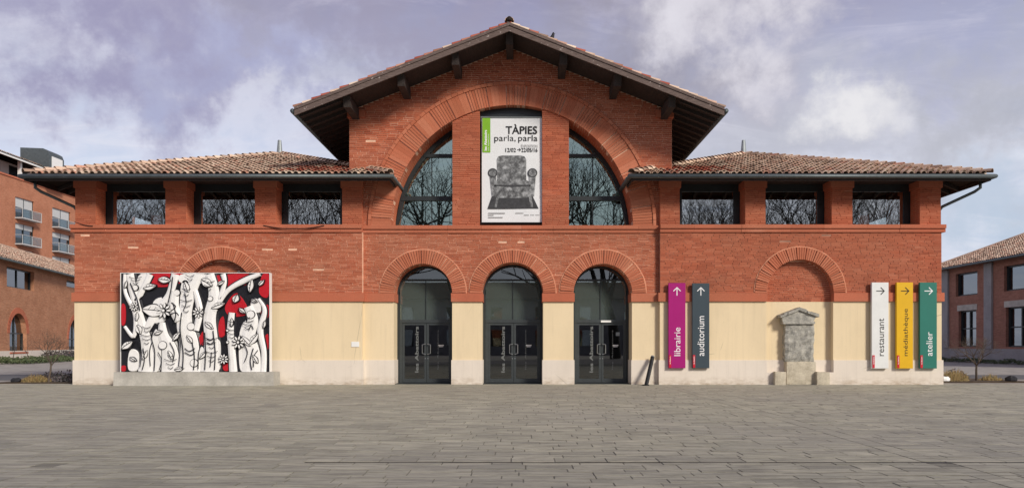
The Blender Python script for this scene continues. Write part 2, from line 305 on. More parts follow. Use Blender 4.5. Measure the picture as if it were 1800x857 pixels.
# ------------------------------------------------------------------ building helpers
WLOC = {}
class MB:
    def __init__(s): s.v = []; s.f = []
    def add(s, vs, fs):
        k = len(s.v); s.v += [tuple(v) for v in vs]; s.f += [tuple(i + k for i in f) for f in fs]; return s
    def quad(s, *p): return s.add(p, [tuple(range(len(p)))])
    def box(s, x0, x1, y0, y1, z0, z1):
        return s.add([(x0, y0, z0), (x1, y0, z0), (x1, y1, z0), (x0, y1, z0), (x0, y0, z1), (x1, y0, z1), (x1, y1, z1), (x0, y1, z1)],
                     [(0, 3, 2, 1), (4, 5, 6, 7), (0, 1, 5, 4), (1, 2, 6, 5), (2, 3, 7, 6), (3, 0, 4, 7)])
    def hexa(s, p):          # eight corners, bottom four then top four
        return s.add(p, [(0, 3, 2, 1), (4, 5, 6, 7), (0, 1, 5, 4), (1, 2, 6, 5), (2, 3, 7, 6), (3, 0, 4, 7)])
    def prism(s, poly, y0, y1):      # outline in x, z
        n = len(poly)
        vs = [(x, y0, z) for x, z in poly] + [(x, y1, z) for x, z in poly]
        fs = [tuple(range(n)), tuple(range(2 * n - 1, n - 1, -1))] + [(i, i + n, (i + 1) % n + n, (i + 1) % n) for i in range(n)]
        return s.add(vs, fs)
    def tube(s, pts, rad, n=6, cap=True):
        pts = [Vector(p) for p in pts]
        rad = rad if isinstance(rad, (list, tuple)) else [rad] * len(pts)
        k = len(s.v); fs = []
        up = None
        for i, p in enumerate(pts):
            t = (pts[min(i + 1, len(pts) - 1)] - pts[max(i - 1, 0)]).normalized()
            a = up if up is not None else (Vector((0, 0, 1)) if abs(t.z) < 0.9 else Vector((1, 0, 0)))
            u = (a - t * a.dot(t)).normalized(); up = u; v = t.cross(u)
            m_ = 1.0
            if 0 < i < len(pts) - 1:
                m_ = 1 / max(0.5, math.cos((pts[i + 1] - p).angle(p - pts[i - 1], 0) / 2))
            for j in range(n):
                c, d = math.cos(2 * math.pi * j / n), math.sin(2 * math.pi * j / n)
                s.v.append(tuple(p + (u * c + v * d * m_) * rad[i]))
        for i in range(len(pts) - 1):
            for j in range(n):
                a, b_ = k + i * n + j, k + i * n + (j + 1) % n
                s.f.append((a, b_, b_ + n, a + n))
        if cap:
            s.f.append(tuple(k + j for j in range(n - 1, -1, -1))); e = k + (len(pts) - 1) * n
            s.f.append(tuple(e + j for j in range(n)))
        return s
    def build(s, name, mat, parent=None, smooth=False, kind=None, loc=None):
        xs, ys, zs = zip(*s.v)
        L = Vector(loc) if loc is not None else Vector(((min(xs) + max(xs)) / 2, (min(ys) + max(ys)) / 2, min(zs)))
        me = bpy.data.meshes.new(name)
        me.from_pydata([(x - L.x, y - L.y, z - L.z) for x, y, z in s.v], [], s.f)
        me.materials.append(MATS[mat])
        if smooth:
            me.polygons.foreach_set('use_smooth', [True] * len(me.polygons))
        me.update()
        ob = bpy.data.objects.new(name, me); C.objects.link(ob)
        WLOC[ob.name] = L
        if parent is not None:
            ob.parent = parent; ob.location = L - WLOC[parent.name]
        else: ob.location = L
        if kind: ob['kind'] = kind
        return ob
def empty(name, loc=(0, 0, 0), label=None, cat=None, group=None):
    o = bpy.data.objects.new(name, None); C.objects.link(o); o.location = loc; WLOC[o.name] = Vector(loc); o.empty_display_size = 0.3
    return tag(o, label, cat, group)
def tag(o, label=None, cat=None, group=None, kind=None):
    for k, v in (('label', label), ('category', cat), ('group', group), ('kind', kind)):
        if v: o[k] = v
    return o
def sub_empty(name, loc, parent):
    o = bpy.data.objects.new(name, None); C.objects.link(o); o.parent = parent; o.location = Vector(loc) - WLOC[parent.name]; WLOC[o.name] = Vector(loc); o.empty_display_size = 0.2
    return o
def text_mesh(body, place, height=None, width=None, bold=0.0, name='lettering', mat='print_white', parent=None, vertical=False, depth=0.004, box=None):
    """lettering as real thin meshes facing -y; box = (x0, x1, z0, z1) that the ink must fill, y plane given by place"""
    cu = bpy.data.curves.new('t', 'FONT'); cu.body = body; cu.size = 1; cu.offset = bold; cu.resolution_u = 3
    ob = bpy.data.objects.new('t', cu); C.objects.link(ob)
    dg = bpy.context.evaluated_depsgraph_get(); me = bpy.data.meshes.new_from_object(ob.evaluated_get(dg))
    C.objects.unlink(ob); bpy.data.objects.remove(ob); bpy.data.curves.remove(cu)
    vs = [(v.co.x, v.co.y) for v in me.vertices]; fs = [tuple(p.vertices) for p in me.polygons]
    bpy.data.meshes.remove(me)
    if vertical: vs = [(-y, x) for x, y in vs]
    x0, x1 = min(v[0] for v in vs), max(v[0] for v in vs); z0, z1 = min(v[1] for v in vs), max(v[1] for v in vs)
    bx0, bx1, bz0, bz1 = box
    mb = MB()
    mb.add([(bx0 + (x - x0) / (x1 - x0) * (bx1 - bx0), place, bz0 + (z - z0) / (z1 - z0) * (bz1 - bz0)) for x, z in vs], fs)
    return mb.build(name, mat, parent)

# brick faces ---------------------------------------------------------------
BH, BJ = 0.0775, 0.0165
def span_minus(spans, a, b):
    out = []
    for s0, s1 in spans:
        if b <= s0 or a >= s1: out.append((s0, s1)); continue
        if a > s0: out.append((s0, a))
        if b < s1: out.append((b, s1))
    return out
def face_bricks(spansf, z0, z1, face, out, lmin=0.24, lmax=0.44, rise=0.011):
    """list of (corner points) bricks: spansf(zlo, zhi) gives solid u-intervals, face(u, d, z) maps to world (d is outwards)"""
    n = max(1, round((z1 - z0) / BH)); h = (z1 - z0) / n
    for r in range(n):
        a, b = z0 + r * h, z0 + (r + 1) * h
        for s0, s1 in spansf(a, b):
            if s1 - s0 < 0.05: continue
            u = s0
            first = random.uniform(0.12, lmax)
            while u < s1 - 0.01:
                L = first if first else random.uniform(lmin, lmax); first = None
                if s1 - (u + L) < 0.12: L = s1 - u
                ua, ub = u + BJ / 2, min(u + L, s1) - BJ / 2
                if ub - ua > 0.03:
                    pr = rise + random.uniform(-0.006, 0.007); t1, t2 = random.uniform(-.003, .003), random.uniform(-.003, .003)
                    if random.random() < 0.007: pr -= 0.014
                    za, zb = a + BJ / 2 + t1, b - BJ / 2 + t2
                    out.append([face(ua, -0.02, za), face(ub, -0.02, za), face(ub, pr, za), face(ua, pr, za),
                                face(ua, -0.02, zb), face(ub, -0.02, zb), face(ub, pr, zb), face(ua, pr, zb)])
                u += L
BF = [(0, 1, 2, 3), (4, 7, 6, 5), (3, 2, 6, 7), (0, 3, 7, 4), (1, 5, 6, 2)]
def front_face(y): return lambda u, d, z: (u, y - d, z)
def lay_bricks(bricks, parent, n_single, mat='brick'):
    def size(b): return (Vector(b[2]) - Vector(b[3])).length * (b[4][2] - b[0][2])
    bricks.sort(key=size, reverse=True)
    for b in bricks[:n_single]:
        MB().add(b, BF).build('brick', mat, parent)
    m_ = MB()
    for b in bricks[n_single:]: m_.add(b, BF)
    if m_.v: m_.build('brickwork', mat, parent, kind='stuff')
def arch_ring(parent, cx, cz, r0, r1, y0, y1, thick, per_block=1, gapevery=0):
    rm_ = (r0 + r1) / 2; n = round(math.pi * rm_ / thick); st = math.pi / n; k = 0; blk = 0
    def P(r, a, y): return (cx + r * math.cos(a), y, cz + r * math.sin(a))
    def wedge(mb, lo, hi, ra, rb, yy):
        mb.hexa([P(ra, lo, yy), P(rb, lo, yy), P(rb, lo, y1), P(ra, lo, y1), P(ra, hi, yy), P(rb, hi, yy), P(rb, hi, y1), P(ra, hi, y1)])
    while k < n:
        mb = MB(); m_ = min(per_block, n - k); blk += 1
        g0 = (0.04 if per_block > 1 else 0.010) / rm_ / 2
        if per_block > 1 and (blk % 2 == 0) and m_ > 1:            # smoother rendered block
            lo, hi = st * k + g0, st * (k + m_) - g0; q_ = 5
            for j in range(q_): wedge(mb, lo + (hi - lo) * j / q_, lo + (hi - lo) * (j + 1) / q_ - .0006, r0, r1, y0 + random.uniform(-.002, .002))
            k += m_
        else:
            for j in range(m_):
                lo, hi = st * k + .008 / rm_, st * (k + 1) - .008 / rm_
                if per_block > 1 and j == 0: lo = st * k + g0
                if per_block > 1 and j == m_ - 1: hi = st * (k + 1) - g0
                if gapevery and k % gapevery == 0: lo += .02 / rm_
                jr = .004 if per_block > 1 else .008
                wedge(mb, lo, hi, r0 + random.uniform(0, .006), r1 + random.uniform(-jr, jr), y0 + random.uniform(-.009, .009))
                k += 1
        mb.build('voussoir', 'voussoir', parent)

def columns(mb, cuts, solid, y0, y1):
    """thick wall from vertical strips; solid(x) -> list of (zlo, zhi)"""
    cuts = sorted(set(round(c, 5) for c in cuts)); prev = None; e = 1e-4
    for a, b in zip(cuts[:-1], cuts[1:]):
        A, B = solid(a + e), solid(b - e)
        if len(A) != len(B): A = B = solid((a + b) / 2)
        for (al, ah), (bl, bh) in zip(A, B):
            if ah - al < 1e-3 and bh - bl < 1e-3: continue
            mb.hexa([(a, y0, al), (b, y0, bl), (b, y1, bl), (a, y1, al), (a, y0, ah), (b, y0, bh), (b, y1, bh), (a, y1, ah)])
def lin(a, b, n): return [a + (b - a) * i / n for i in range(n + 1)]

# canal tiles ---------------------------------------------------------------
def canal_tile(base, along, up, nrm, r0, r1, L, lift=0.03, seg=5):
    """half-round tapered tile, lower end at base; returns verts, faces with a visible edge thickness"""
    vs = []
    for rr, t, dz in ((r0, 0.0, lift), (r1, L, 0.0)):
        for k in range(seg + 1):
            a = math.pi * k / seg
            vs.append(base + along * (rr * math.cos(a)) + nrm * (rr * 0.86 * math.sin(a) + dz) + up * t)
    th = 0.018
    for k in range(seg + 1):
        a = math.pi * k / seg
        vs.append(base + along * ((r0 - th) * math.cos(a)) + nrm * ((r0 - th) * 0.86 * math.sin(a) + lift) + up * 0.0)
    for k in range(seg + 1):
        a = math.pi * k / seg
        vs.append(base + along * ((r0 - th) * math.cos(a)) + nrm * ((r0 - th) * 0.86 * math.sin(a) + lift) + up * 0.14)
    n = seg + 1
    fs = [(k, k + 1, n + k + 1, n + k) for k in range(seg)] + [(2 * n + k, 2 * n + k + 1, k + 1, k) for k in range(seg)] + [(3 * n + k, 3 * n + k + 1, 2 * n + k + 1, 2 * n + k) for k in range(seg)]
    return vs, fs
def tile_slope(E0, along, up, width, height, inside, pitch=0.24, row=0.40, jit=1.0, out=None):
    along, up = Vector(along).normalized(), Vector(up).normalized(); nrm = along.cross(up).normalized()
    if nrm.z < 0: nrm = -nrm
    E0 = Vector(E0); out = [] if out is None else out
    nc, nr = int(width / pitch), int(height / row)
    for r in range(nr + 1):
        for c in range(nc + 1):
            s_, t_ = (c + 0.5) * pitch, r * row
            if not inside(s_, t_ + row * 0.5): continue
            ja = random.uniform(-.014, .014) * jit; jt = random.uniform(-.03, .03) * jit; rot = random.uniform(-.03, .03) * jit
            al = (along + up * rot).normalized(); u2 = (up - along * rot).normalized()
            out.append(canal_tile(E0 + along * (s_ + ja) + up * (t_ + jt - 0.02), al, u2, nrm, pitch * 0.44 + random.uniform(-.006, .006), pitch * 0.34, row * 1.2, 0.05 + random.uniform(-.01, .012) * jit))
    return out
def lay_tiles(tiles, parent, n_single, mat='roof_tile'):
    for vs, fs in tiles[:n_single]: MB().add(vs, fs).build('roof_tile', mat, parent, smooth=False)
    m_ = MB()
    for vs, fs in tiles[n_single:]: m_.add(vs, fs)
    if m_.v: m_.build('roof_tiling', mat, parent, kind='stuff')

# ================================================================== GROUND
tag(MB().quad((-400, -300, -0.03), (400, -300, -0.03), (400, 500, -0.03), (-400, 500, -0.03)).build('ground', 'gravel_ground'), kind='structure')
plaza = tag(MB().box(-27, 27, -26.5, 0.6, -0.028, -0.0055).build('plaza_pavement', 'paving_joint'), kind='structure')
slabs = []
def slab_row(y, h, bands):
    for xa, xb in bands:
        x = xa
        first = random.uniform(0.2, 0.8)
        while x < xb - 0.02:
            L = first if first else random.choice((0.42, 0.5, 0.6, 0.72, 0.9)) * random.uniform(0.93, 1.07); first = None
            if xb - x - L < 0.2: L = xb - x
            j = 0.0085; a, b_ = x + j, x + L - j; z = random.uniform(-0.001, 0.004); t = random.uniform(-.0015, .0015)
            slabs.append([(a, y + j, -0.02), (b_, y + j, -0.02), (b_, y + h - j, -0.02), (a, y + h - j, -0.02),
                          (a, y + j, z - t), (b_, y + j, z + t), (b_, y + h - j, z + t), (a, y + h - j, z - t)])
            x += L
SL = (X(637) - 0.16, X(637) + 0.16); SR = (X(1163) - 0.16, X(1163) + 0.16)
DRAIN = -18.62
for ya_, yb_ in ((-21.2, DRAIN - .04), (DRAIN + .04, 0.35)):
    y = ya_
    while y < yb_ - .02:
        h = random.choice((0.2, 0.24, 0.28, 0.34))
        if yb_ - y - h < .15: h = yb_ - y
        slab_row(y, h, [(-25.5, SL[0]), (SL[1], SR[0]), (SR[1], 25.5)]); y += h
y = -21.2                                                                  # two narrow bands of slabs laid across the courses
while y < 0.3:
    L = random.uniform(0.5, 0.9)
    if y < DRAIN + .04 < y + L or y < DRAIN - .04 < y + L: y += .09; continue
    for a, b_ in (SL, SR):
        z = random.uniform(0, .004)
        slabs.append([(a + .008, y + .007, -.02), (b_ - .008, y + .007, -.02), (b_ - .008, y + L - .007, -.02), (a + .008, y + L - .007, -.02),
                      (a + .008, y + .007, z), (b_ - .008, y + .007, z), (b_ - .008, y + L - .007, z), (a + .008, y + L - .007, z)])
    y += L
def vis(s):
    yy = s[0][1] + D; return 0 if yy < 7.75 or abs((s[0][0] + s[1][0]) / 2) > 0.72 * yy else (s[1][0] - s[0][0]) * (s[2][1] - s[0][1]) / yy ** 3
MB().box(-25.5, -2.8, DRAIN - .037, DRAIN + .037, -.0052, -.001).build('paving_strip', 'paving', plaza)
MB().box(-2.8, 25.5, DRAIN - .039, DRAIN + .039, -.0052, -.0035).build('drain_slot', 'print_black', plaza)
slabs.sort(key=vis, reverse=True)
SF = [(4, 5, 6, 7), (0, 1, 5, 4), (1, 2, 6, 5), (2, 3, 7, 6), (3, 0, 4, 7)]
for s in slabs[:300]: MB().add(s, SF).build('paving_slab', 'paving', plaza)
mm = MB()
for s in slabs[300:]: mm.add(s, SF)
mm.build('paving_slabs', 'paving', plaza, kind='stuff')

# ================================================================== MUSEUM
M = empty('museum_building', (0, 0, 0), 'red brick museum hall with gable roof, two low tiled wings and three arched doors', 'building')
ZP, ZC, ZS, ZK0, ZK1 = 0.93, 3.15, 3.48, 5.77, 6.05         # plinth top, cream top, string course top, cornice bottom and top
xl, xr = X(637), X(1160); WY = -0.2; TH = 1.0
DOORS = [(X(692), X(795)), (X(847), X(955)), (X(1008), X(1111))]
DC = [((a + b) / 2, (b - a) / 2) for a, b in DOORS]
BX, BR, BR1 = X(900), 4.62, 5.5                                # great arch: centre, inner and outer radius
BZ = ZK1 - 0.02
RX, RZ, RS = -0.36, 12.85, 0.392                               # ridge x, soffit height at the ridge, slope
GX0, GX1 = X(614), X(1181)

def ring_fillet(parent, c, cz_, r0, r1, y0):            # pale mortar fillet round the back of an arch
    mb = MB(); n = 30
    for k in range(n):
        a0, a1 = math.pi * k / n, math.pi * (k + 1) / n; w_ = random.uniform(.75, 1.0); re = r0 + (r1 - r0) * w_
        q = lambda r, a, y: (c + r * math.cos(a), y, cz_ + r * math.sin(a))
        mb.hexa([q(r0, a0, y0), q(re, a0, y0), q(re, a0, y0 + .1), q(r0, a0, y0 + .1), q(r0, a1, y0), q(re, a1, y0), q(re, a1, y0 + .1), q(r0, a1, y0 + .1)])
    mb.build('mortar_fillet', 'fillet', parent)
# centre: piers between the doors -------------------------------------------------
ends = [xl] + [v for d in DOORS for v in d] + [xr]
segs = [(ends[i], ends[i + 1]) for i in range(0, len(ends), 2)]
for i, (a, b) in enumerate(segs):
    l, r = (0.0 if i == 0 else 1.0), (0.0 if i == 3 else 1.0)
    MB().box(a - .035 * l, b + .035 * r, -0.05, TH, 0, ZP).build('plinth', 'plinth_plaster', M)
    MB().box(a - .004 * l, b + .004 * r, -0.008, TH - .01, ZP, ZC).build('plaster_wall', 'cream_plaster', M)
    MB().box(a - .04 * l, b + .04 * r, -0.085, TH, ZC, ZS - .004).build('string_course', 'terracotta_band', M)
# centre: brick wall over the doors
def door_solid(x):
    lo = ZS
    for c, r in DC:
        if abs(x - c) < r: lo = ZS + math.sqrt(r * r - (x - c) ** 2)
    return [(lo, ZK0)]
cuts = [xl, xr]
for c, r in DC: cuts += [c - r * math.cos(math.pi * k / 28) for k in range(29)]
wb = MB(); columns(wb, cuts, door_solid, 0.004, TH - 0.02)
wall_c = wb.build('wall', 'mortar', M)
bk = []
def sp_door(a, b):
    s = [(xl, xr)]
    for c, r in DC:
        ro = 1.66; dz = min(abs(a - ZS), abs(b - ZS))
        if a - ZS < ro: hw = math.sqrt(max(0, ro * ro - max(0, (a + b) / 2 - ZS) ** 2)); s = span_minus(s, c - hw, c + hw)
    return s
face_bricks(sp_door, ZS, ZK0, front_face(0.0), bk)
for c, r in DC:
    ar = sub_empty('door_arch', (c, 0, ZS), M); arch_ring(ar, c, ZS, r - .006, 1.64, -0.065, 0.5, 0.088, gapevery=random.choice((5, 6)))
    ring_fillet(ar, c, ZS, 1.64, 1.69, -.03)
    mb = MB()                                           # brick soffit behind the ring
    for k in range(28):
        a0, a1 = math.pi * k / 28, math.pi * (k + 1) / 28; rr = r - .003
        mb.quad((c + rr * math.cos(a0), .4, ZS + rr * math.sin(a0)), (c + rr * math.cos(a1), .4, ZS + rr * math.sin(a1)), (c + rr * math.cos(a1), TH - .03, ZS + rr * math.sin(a1)), (c + rr * math.cos(a0), TH - .03, ZS + rr * math.sin(a0)))
    mb.build('arch_soffit', 'brick_jamb', M)
# cornice of the centre
def cornice(x0, x1, y0, y1):
    x = x0; mb = MB()
    cn = sub_empty('cornice', ((x0 + x1) / 2, y0, ZK0), M)
    while x < x1 - 0.01:
        L = min(random.uniform(1.1, 1.9), x1 - x)
        if x1 - x - L < 0.4: L = x1 - x
        e = random.uniform(-.008, .008)
        MB().box(x + .003, x + L - .003, y0 + e, y1, ZK0 + .14, ZK1).build('coping', 'terracotta_band', cn)
        MB().box(x + .003, x + L - .003, y0 + .055 + e, y1, ZK0, ZK0 + .137).build('coping', 'terracotta_band', cn)
        x += L
cornice(xl + .002, xr - .002, -0.11, 1.18)

# centre: gable wall over the cornice with the great arch
def gtop(x): return RZ - RS * abs(x - RX) - 0.01
def gable_solid(x):
    t = gtop(x)
    if abs(x - BX) < BR:
        lo = BZ + math.sqrt(BR * BR - (x - BX) ** 2)
        return [(lo, t)]
    return [(ZK1, t)]
cuts = [GX0, GX1, RX] + [BX - BR * math.cos(math.pi * k / 56) for k in range(57)]
wb = MB(); columns(wb, cuts, gable_solid, 0.004, 1.13)
wall_g = wb.build('gable_wall', 'pale_mortar', M)
gb = []
def sp_gable(a, b):
    w_ = (RZ - b) / RS
    s = [(max(GX0, RX - w_), min(GX1, RX + w_))]
    if s[0][1] <= s[0][0]: return []
    zz_ = (a + b) / 2 - BZ
    if zz_ < BR1 - .02: hw = math.sqrt((BR1 - .02) ** 2 - zz_ ** 2); s = span_minus(s, BX - hw, BX + hw)
    return s
face_bricks(sp_gable, ZK1, RZ - 0.1, front_face(0.0), gb)
# great arch ring: blocks of radial bricks, outer moulding
ga = sub_empty('great_arch', (BX, 0, BZ), M)
arch_ring(ga, BX, BZ, BR - .006, BR1 - .12, -0.05, 0.5, 0.105, per_block=7)
mo = MB(); N = 72
for k in range(N):
    a0, a1 = math.pi * k / N + .0012, math.pi * (k + 1) / N - .0012
    def P(r, a, y): return (BX + r * math.cos(a), y, BZ + r * math.sin(a))
    ya = -.085 + random.uniform(-.006, .006); r2 = BR1 + random.uniform(-.006, .006)
    mo.hexa([P(BR1 - .115, a0, ya), P(r2, a0, ya), P(r2, a0, .3), P(BR1 - .115, a0, .3), P(BR1 - .115, a1, ya), P(r2, a1, ya), P(r2, a1, .3), P(BR1 - .115, a1, .3)])
mo.build('arch_moulding', 'voussoir', ga)
mb = MB()
for k in range(56):
    a0, a1 = math.pi * k / 56, math.pi * (k + 1) / 56; rr = BR - .003
    mb.quad((BX + rr * math.cos(a0), .4, BZ + rr * math.sin(a0)), (BX + rr * math.cos(a1), .4, BZ + rr * math.sin(a1)), (BX + rr * math.cos(a1), 1.12, BZ + rr * math.sin(a1)), (BX + rr * math.cos(a0), 1.12, BZ + rr * math.sin(a0)))
mb.build('arch_soffit', 'brick_jamb', M)
# two brick piers inside the great arch
PIERS = [(X(795), X(843)), (X(953), X(1000))]
for a, b in PIERS:
    def ptop(x): return BZ + math.sqrt(BR * BR - (x - BX) ** 2) + 0.02
    mb = MB(); columns(mb, lin(a, b, 4), lambda x: [(ZK1 + .001, ptop(x))], 0.034, 0.62)
    pr_ = mb.build('pier', 'brick_jamb', M)
    pb = []
    face_bricks(lambda z0, z1: [(a, b)] if z1 < min(ptop(a), ptop(b)) - .03 else ([] if z1 > BZ + BR else ([(max(a, BX - math.sqrt(BR ** 2 - (z1 - BZ) ** 2)), min(b, BX + math.sqrt(BR ** 2 - (z1 - BZ) ** 2)))] if z1 < ptop((a + b) / 2) + .2 else [])), ZK1 + .002, ptop((a + b) / 2) + .15, front_face(0.03), pb)
    lay_bricks(pb, pr_, 0)
lay_bricks(bk, wall_c, 70)
lay_bricks(gb, wall_g, 100)
for sx, x in ((1, GX0), (-1, GX1)):
    MB().box(min(x - .06 * sx, x + .62 * sx), max(x - .06 * sx, x + .62 * sx), -0.11, 0.3, 10.16, 10.44).build('corner_corbel', 'terracotta_band', M)

# hall: side and back walls, floor, so that the room behind the glass is closed
HB = 22.0
for x0, x1 in ((GX0, GX0 + .35), (GX1 - .35, GX1)):
    MB().box(x0, x1, 1.13, HB, 0, gtop(GX0) - .02).build('wall', 'brick_jamb', M)
mb = MB(); columns(mb, [GX0, RX, GX1], lambda x: [(0, gtop(x))], HB, HB + .4); mb.build('wall', 'brick_jamb', M)
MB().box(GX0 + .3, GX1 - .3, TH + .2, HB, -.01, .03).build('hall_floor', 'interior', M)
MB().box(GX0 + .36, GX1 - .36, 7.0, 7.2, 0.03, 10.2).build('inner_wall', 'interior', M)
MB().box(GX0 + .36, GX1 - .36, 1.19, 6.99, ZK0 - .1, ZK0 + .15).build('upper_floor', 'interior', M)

# great-arch windows ------------------------------------------------------------
GY = 1.02
def arc_z(x, r): return BZ + math.sqrt(max(0, r * r - (x - BX) ** 2))
for side in (-1, 1):
    xo, xi = (BX - BR + .02, PIERS[0][1]) if side < 0 else (PIERS[1][0], BX + BR - .02)
    win = sub_empty('arched_window', ((xo + xi) / 2, GY, ZK1), M)
    xs = lin(xo, xi, 20); ps = [(x, arc_z(x, BR - .01)) for x in xs]
    mb = MB(); mb.quad(*([(xo, GY + .03, ZK1), (xi, GY + .03, ZK1)] + [(x, GY + .03, z) for x, z in reversed(ps)]))
    mb.build('pane', 'lunette_glass', win)
    mb = MB()
    for (a, za), (b, zb) in zip(ps[:-1], ps[1:]):
        w1, w2 = arc_z(a, BR - .16), arc_z(b, BR - .16)
        mb.hexa([(a, GY - .05, max(ZK1, min(za - .1, w1))), (b, GY - .05, max(ZK1, min(zb - .1, w2))), (b, GY + .06, max(ZK1, min(zb - .1, w2))), (a, GY + .06, max(ZK1, min(za - .1, w1))), (a, GY - .05, za), (b, GY - .05, zb), (b, GY + .06, zb), (a, GY + .06, za)])
    mb.build('frame', 'dark_steel', win)
    for z, h in ((Z(349, GY), .17), (Z(274, GY), .12)):
        hw = math.sqrt(BR ** 2 - (z - BZ) ** 2) - .05
        a, b = (BX - hw, xi) if side < 0 else (xi if False else xo, BX + hw)
        MB().box(a, b, GY - .07, GY + .05, z - h / 2, z + h / 2).build('transom_bar', 'dark_steel', win)
    xm = X(759, GY) if side < 0 else X(1042, GY)
    MB().box(xm - .018, xm + .018, GY + .0, GY + .028, ZK1, arc_z(xm, BR - .1)).build('mullion', 'dark_steel', win)
    MB().box(xo, xi, GY - .06, GY + .05, ZK1, ZK1 + .07).build('frame', 'dark_steel', win)
# dark blind panel behind the poster
pa, pb_ = PIERS[0][1] - .02, PIERS[1][0] + .02
mb = MB(); columns(mb, lin(pa, pb_, 8), lambda x: [(ZK1, arc_z(x, BR) + .01)], .3, .36); mb.build('blind_panel', 'dark_steel', M)

# doors ---------------------------------------------------------------------------
DY = 0.86
for di, (a, b) in enumerate(DOORS):
    c, r = DC[di]; R0 = r - .004
    dr = sub_empty('entrance_door', (c, DY, 0), M)
    top = Z(566, DY); tr = Z(492, DY)
    # outer dark surround, arched
    mb = MB(); N = 24
    for k in range(N):
        a0, a1 = math.pi * k / N, math.pi * (k + 1) / N
        def P(q_, an, y): return (c + q_ * math.cos(an), y, ZS + q_ * math.sin(an))
        mb.hexa([P(R0 - .07, a0, DY - .05), P(R0, a0, DY - .05), P(R0, a0, DY + .08), P(R0 - .07, a0, DY + .08), P(R0 - .07, a1, DY - .05), P(R0, a1, DY - .05), P(R0, a1, DY + .08), P(R0 - .07, a1, DY + .08)])
    for sx in (-1, 1):
        mb.box(min(c + sx * R0, c + sx * (R0 - .1)), max(c + sx * R0, c + sx * (R0 - .1)), DY - .05, DY + .08, 0.02, ZS)
    mb.build('surround', 'dark_steel', dr)
    xa, xb = c - R0 + .1, c + R0 - .1
    MB().box(xa, xb, DY - .06, DY + .06, top - .02, top + .1).build('door_head', 'door_steel', dr)
    MB().box(c - math.sqrt(R0 ** 2 - (tr - ZS) ** 2) + .05, c + math.sqrt(R0 ** 2 - (tr - ZS) ** 2) - .05, DY - .04, DY + .05, tr - .035, tr + .035).build('transom_bar', 'dark_steel', dr)
    MB().quad((xa, DY + .03, top + .1), (xb, DY + .03, top + .1), (xb, DY + .03, tr - .035), (xa, DY + .03, tr - .035)).build('transom_pane', 'transom_glass', dr)
    pts = [(c + (R0 - .06) * math.cos(t), ZS + (R0 - .06) * math.sin(t)) for t in lin(math.asin((tr + .03 - ZS) / R0), math.pi - math.asin((tr + .03 - ZS) / R0), 20)]
    MB().quad(*[(x, DY + .03, z) for x, z in pts]).build('fanlight_pane', 'door_glass', dr)
    MB().box(c + .0 - .014, c + .014, DY + .0, DY + .028, top + .1, tr - .035).build('mullion', 'dark_steel', dr)
    # two leaves with side posts
    la, lb = xa + .1, xb - .03
    for px0, px1 in ((xa, la - .005), (lb + .005, xb)):
        MB().box(px0, px1, DY - .045, DY + .055, .02, top - .02).build('side_post', 'door_steel', dr)
    mid = (la + lb) / 2
    for sx, (p0, p1) in ((1, (la, mid - .006)), (-1, (mid + .006, lb))):
        mb = MB(); fw = .085
        mb.box(p0, p0 + fw, DY - .03, DY + .03, .03, top - .025); mb.box(p1 - fw, p1, DY - .03, DY + .03, .03, top - .025)
        mb.box(p0 + fw, p1 - fw, DY - .03, DY + .03, top - .025 - fw, top - .025); mb.box(p0 + fw, p1 - fw, DY - .03, DY + .03, .03, .03 + .15)
        mb.build('leaf_frame', 'door_steel', dr)
        MB().quad((p0 + fw, DY, .18), (p1 - fw, DY, .18), (p1 - fw, DY, top - .11), (p0 + fw, DY, top - .11)).build('pane', 'door_glass', dr)
        hx = p1 - .045 if sx > 0 else p0 + .045; o_ = -sx * .11
        hz = 1.34
        MB().tube([(hx, DY - .03, hz - .2), (hx, DY - .11, hz - .2), (hx + o_, DY - .12, hz - .17), (hx + o_, DY - .12, hz + .17), (hx, DY - .11, hz + .2), (hx, DY - .03, hz + .2)], .018, 8).build('handle', 'bright_steel', dr)
        MB().tube([(hx, DY - .032, .97), (hx, DY - .045, .97)], .02, 8).build('lock', 'bright_steel', dr)
        gx = (p0 + p1) / 2
        if sx > 0:
            text_mesh('les Abattoirs', DY - .006, vertical=True, bold=.025, mat='door_lettering', parent=dr, box=(gx + .02, gx + .16, .42, top - .16))
        else:
            text_mesh('lettering'[:0] + 'les Abattoirs', DY - .006, vertical=True, mat='door_lettering', parent=dr, box=(gx - .06, gx - .01, .55, top - .3))
            MB().box(gx - .02, gx + .2, DY - .01, DY - .003, 1.47, 1.51).build('sticker', 'white_paint', dr); MB().box(gx + .0, gx + .17, DY - .01, DY - .003, 1.425, 1.455).build('sticker', 'white_paint', dr)
            if di == 2: MB().box(gx + .1, gx + .25, DY - .01, DY - .003, 1.86, 2.0).build('sticker', 'light_zinc', dr)
    if di == 2: MB().box(mid - .02, mid + .38, DY - .1, DY - .062, top - .005, top + .075).build('closer_box', 'white_paint', dr)
    MB().box(a + .01, b - .01, 0.1, DY + .3, -.01, .018).build('threshold', 'dark_steel', dr)

